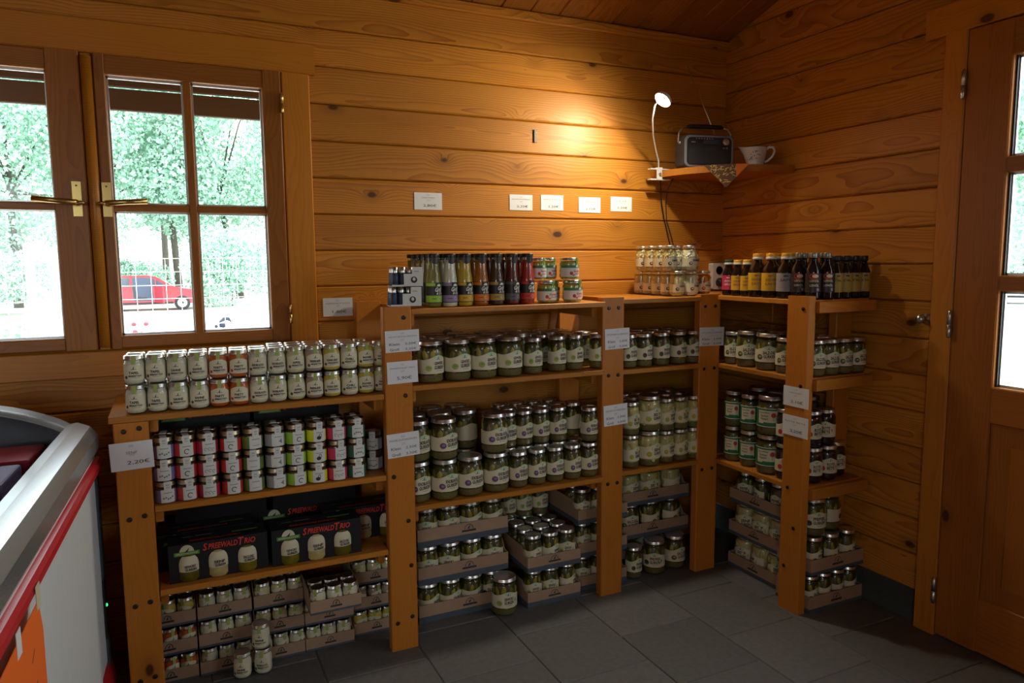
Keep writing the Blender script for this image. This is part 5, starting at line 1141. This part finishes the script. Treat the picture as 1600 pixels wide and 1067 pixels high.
def tree(x, y, h, r, label, seed, n=13000, lean=0, low=.22):
    rd = random.Random(seed); t = thing('tree', label, 'tree', (x, y, G), 0, 'trees behind the yard')
    top = Vector((lean, 0, h*.62)); pts = [Vector((0, 0, 0)), Vector((lean*.25, 0, h*.2)), Vector((lean*.6, .1, h*.42)), top]
    obj('trunk', MB().tube(pts, [.15*h/10, .12*h/10, .09*h/10, .04*h/10], 'bark', 8), t)
    blobs = []
    for i in range(11):
        a = rd.uniform(0, 6.28); rr = r*rd.uniform(.1, .75); zz = h*rd.uniform(low+.04, .9); sc = 1-.45*abs(zz/h-.55)
        blobs.append((lean*.6+rr*math.cos(a), rr*math.sin(a), zz, r*.52*sc, r*.52*sc, r*.36))
    for i in range(5):
        b = blobs[i]; obj('branch', MB().tube([pts[2]*.9, (pts[2]+Vector(b[:3]))*.5+Vector((0, 0, .2)), Vector(b[:3])], [.045*h/10, .03*h/10, .012*h/10], 'bark', 6), t)
    mb = MB(); leaf_cloud(mb, blobs, n, rd); tag(obj('foliage', mb, t), kind='stuff')
tree(-13.0, 33.0, 12.5, 4.6, 'broad leafy tree furthest left through the left pane', 1)
tree(-8.6, 36.5, 13.5, 4.6, 'tall leafy tree behind the pale fence post', 2)
tree(-5.0, 39.0, 14.0, 4.4, 'tall leafy tree behind the red car', 3, lean=.4)
tree(-1.9, 38.0, 13.5, 4.2, 'leafy tree in the middle of the right pane', 4, lean=-.5)
tree(1.2, 40.5, 14.5, 4.6, 'leafy tree with leaning trunk right of the muntin', 5, lean=-1.6)
tree(4.6, 43.0, 15.0, 5.0, 'tall leafy tree at the right edge of the window view', 6)
tree(-10.5, 50.0, 17.0, 6.0, 'large distant tree behind the left trees', 7); tree(-2.5, 54.0, 17.0, 6.0, 'large distant tree behind the middle trees', 8)
tree(-17.5, 36.0, 13.0, 4.6, 'leafy tree beyond the left edge of the window view', 12, 7000); tree(-22.5, 39.0, 14.0, 5.0, 'leafy tree far out to the left of the yard', 13, 7000)
tree(28.0, 16.5, 11, 3.6, 'leafy tree seen through the door panes', 9, low=.12); tree(36.0, 19.0, 12, 4.4, 'leafy tree further off through the door panes', 10, low=.12); tree(36.5, 11.0, 9.0, 3.0, 'low leafy tree right of the door view', 11, low=.1)
def bush(x, y, rx, h, label, seed, n=1500, flowers=0):
    rd = random.Random(seed); t = thing('bush', label, 'bush', (x, y, G), 0, None)
    blobs = [(rd.uniform(-.6, .6)*rx, rd.uniform(-.3, .3)*rx, h*rd.uniform(.3, .7), rx*.55, rx*.45, h*.38) for _ in range(6)]
    mb = MB(); leaf_cloud(mb, blobs, n, rd, (.05, .11) if h < 2 else (.09, .2)); tag(obj('foliage', mb, t), kind='stuff')
    obj('stem', MB().tube([(0, 0, 0), (.03, 0, h*.4), (0, .02, h*.7)], [.03, .02, .01], 'bark', 6), t)
    for i in range(flowers):
        p = (rd.uniform(-.8, .8)*rx, -rx*rd.uniform(.3, .6), h*rd.uniform(.55, .85)); obj('blossom', MB().ell(p, (.035, .03, .03), 'flower_red', 7, 5), t)
for i, (x, y, rx, h) in enumerate(((-9.0, 31.0, 2.4, 2.6), (.2, 33.0, 2.3, 3.6), (3.2, 33.5, 2.4, 3.8), (-14, 30, 2.6, 2.4), (-4.6, 36.5, 2.2, 2.2))): bush(x, y, rx, h, ['green bush behind the fence through the left window pane', 'green hedge bush right of the red car', 'green hedge bush at the right of the yard', 'green bush far left beyond the fence', 'green bush behind the red car'][i], 20+i, 7000)
bush(-2.98, 8.6, .32, 1.35, 'small garden bush with red blossoms below the window', 31, 900, 9)
bush(-4.15, 8.0, .5, 1.2, 'grey green shrub beside the pale fence post', 32, 900)
# wire fence
fe = thing('wire_fence', 'pale wire mesh fence with posts across the yard', 'fence', (-2.5, 6.3, G))
me_h = MB().tube([(-9, 0, 0), (7, 0, 0)], .0035, 'fence_wire', 4).mesh('wire'); me_v = MB().tube([(0, 0, .3), (0, 0, 2.0)], .003, 'fence_wire', 4).mesh('wire')
for i in range(12): obj('wire', me_h, fe, (0, 0, .35+.15*i))
for i in range(60): obj('wire', me_v, fe, (-4.6+.15*i, 0, 0))
for x in (-1.23, -5.4, 4.2): obj('post', MB().lathe([(.045, 0), (.045, 2.08), (.02, 2.1)], 10, 'fence_post'), fe, (x, 0, 0))
obj('brace', MB().tube([(-1.20, 0, 1.72), (-.55, .0, 1.18)], .03, 'fence_post', 8), fe); obj('brace', MB().tube([(-1.26, 0, 1.0), (-2.6, 0, 1.55)], .03, 'fence_post', 8), fe)
# cars
def car(x, y, rz, label, paint, open_door):
    t = thing('car', label, 'car', (x, y, G), rz)
    side = [(-2.05, .42), (-2.1, .75), (-2.0, .98), (-1.75, 1.40), (-1.55, 1.47), (.05, 1.47), (.35, 1.42), (1.05, .98), (1.75, .86), (2.02, .72), (2.08, .45), (1.95, .30), (1.62, .28), (1.55, .5), (1.32, .62), (1.08, .5), (1.0, .28), (-1.0, .26), (-1.08, .5), (-1.32, .62), (-1.55, .5), (-1.62, .28), (-1.95, .30)]
    obj('body', MB().prism(side, -.80, .80, paint, 'y'), t)
    obj('side_window', MB().prism([(-1.55, 1.02), (-1.45, 1.36), (-.62, 1.38), (-.62, 1.0)], -.806, -.80, 'car_glass', 'y'), t)
    obj('side_window', MB().prism([(-.52, 1.0), (-.52, 1.38), (.02, 1.38), (.30, 1.33), (.82, 1.0)], -.806, -.80, 'interior' if open_door else 'car_glass', 'y'), t)
    if open_door:
        obj('door_opening', MB().prism([(-.50, .42), (-.52, 1.0), (.22, 1.0), (.25, .42)], -.807, -.80, 'interior', 'y'), t)
        obj('open_door', MB().box(0, .9, -.03, .03, .35, .98, paint).box(.0, .06, -.02, .02, .98, 1.3, paint).box(.0, .85, -.02, .02, .98, 1.02, paint), t, (.32, -.82, 0), (0, 0, math.radians(-70)))
        obj('seat', MB().prism([(-.45, .45), (.0, .48), (.0, .58), (-.38, .60), (-.45, 1.05), (-.52, 1.0)], -.815, -.808, 'dark_grey', 'y'), t)
    for wx in (-1.32, 1.32):
        w_ = thing('wheel', None, None); w_.parent = t; w_.location = (wx, -.79, .31)
        obj('tyre', MB().lathe([(.20, -.02), (.30, -.02), (.31, .0), (.31, .17), (.30, .19)], 24, 'tyre', Matrix.Rotation(-PI/2, 4, 'X')), w_); obj('rim', MB().lathe([(.19, -.03), (.17, -.022), (.05, -.03)], 18, 'rim_alloy', Matrix.Rotation(-PI/2, 4, 'X') , smooth=False), w_)
        w2 = thing('wheel', None, None); w2.parent = t; w2.location = (wx, .62, .31); obj('tyre', MB().lathe([(.20, -.02), (.31, .0), (.31, .17), (.20, .19)], 20, 'tyre', Matrix.Rotation(-PI/2, 4, 'X')), w2)
    obj('headlight', MB().box(1.9, 2.06, -.78, -.45, .68, .80, 'rim_alloy'), t); obj('sill', MB().box(-.98, .98, -.812, -.80, .28, .36, 'tyre'), t)
    return t
car(-3.25, 31.6, 0, 'red car with its front door open across the yard', 'car_red', True)
car(30.2, 15.4, math.radians(-62), 'pale blue car parked beyond the lawn, seen through the door', 'car_pale', False)
bd_ = thing('cloth_bundle', 'dark bundle with white stripe lying on the bright yard', 'bundle', (-.97, 20.8, G))
obj('bundle_body', MB().tube([(-.10, 0, .02), (-.07, 0, .16), (.02, 0, .25), (.13, 0, .26), (.20, 0, .16)], [.03, .075, .075, .07, .03], 'bundle_dark', 10).ell((-.02, 0, .10), (.09, .09, .10), 'bundle_dark'), bd_)
obj('stripe', MB().tube([(-.13, -.07, .14), (-.03, -.10, .18), (.08, -.085, .22), (.17, -.07, .18)], .013, 'bundle_white', 6), bd_); obj('loose_end', MB().ell((-.22, 0, .05), (.05, .04, .05), 'bundle_dark'), bd_)
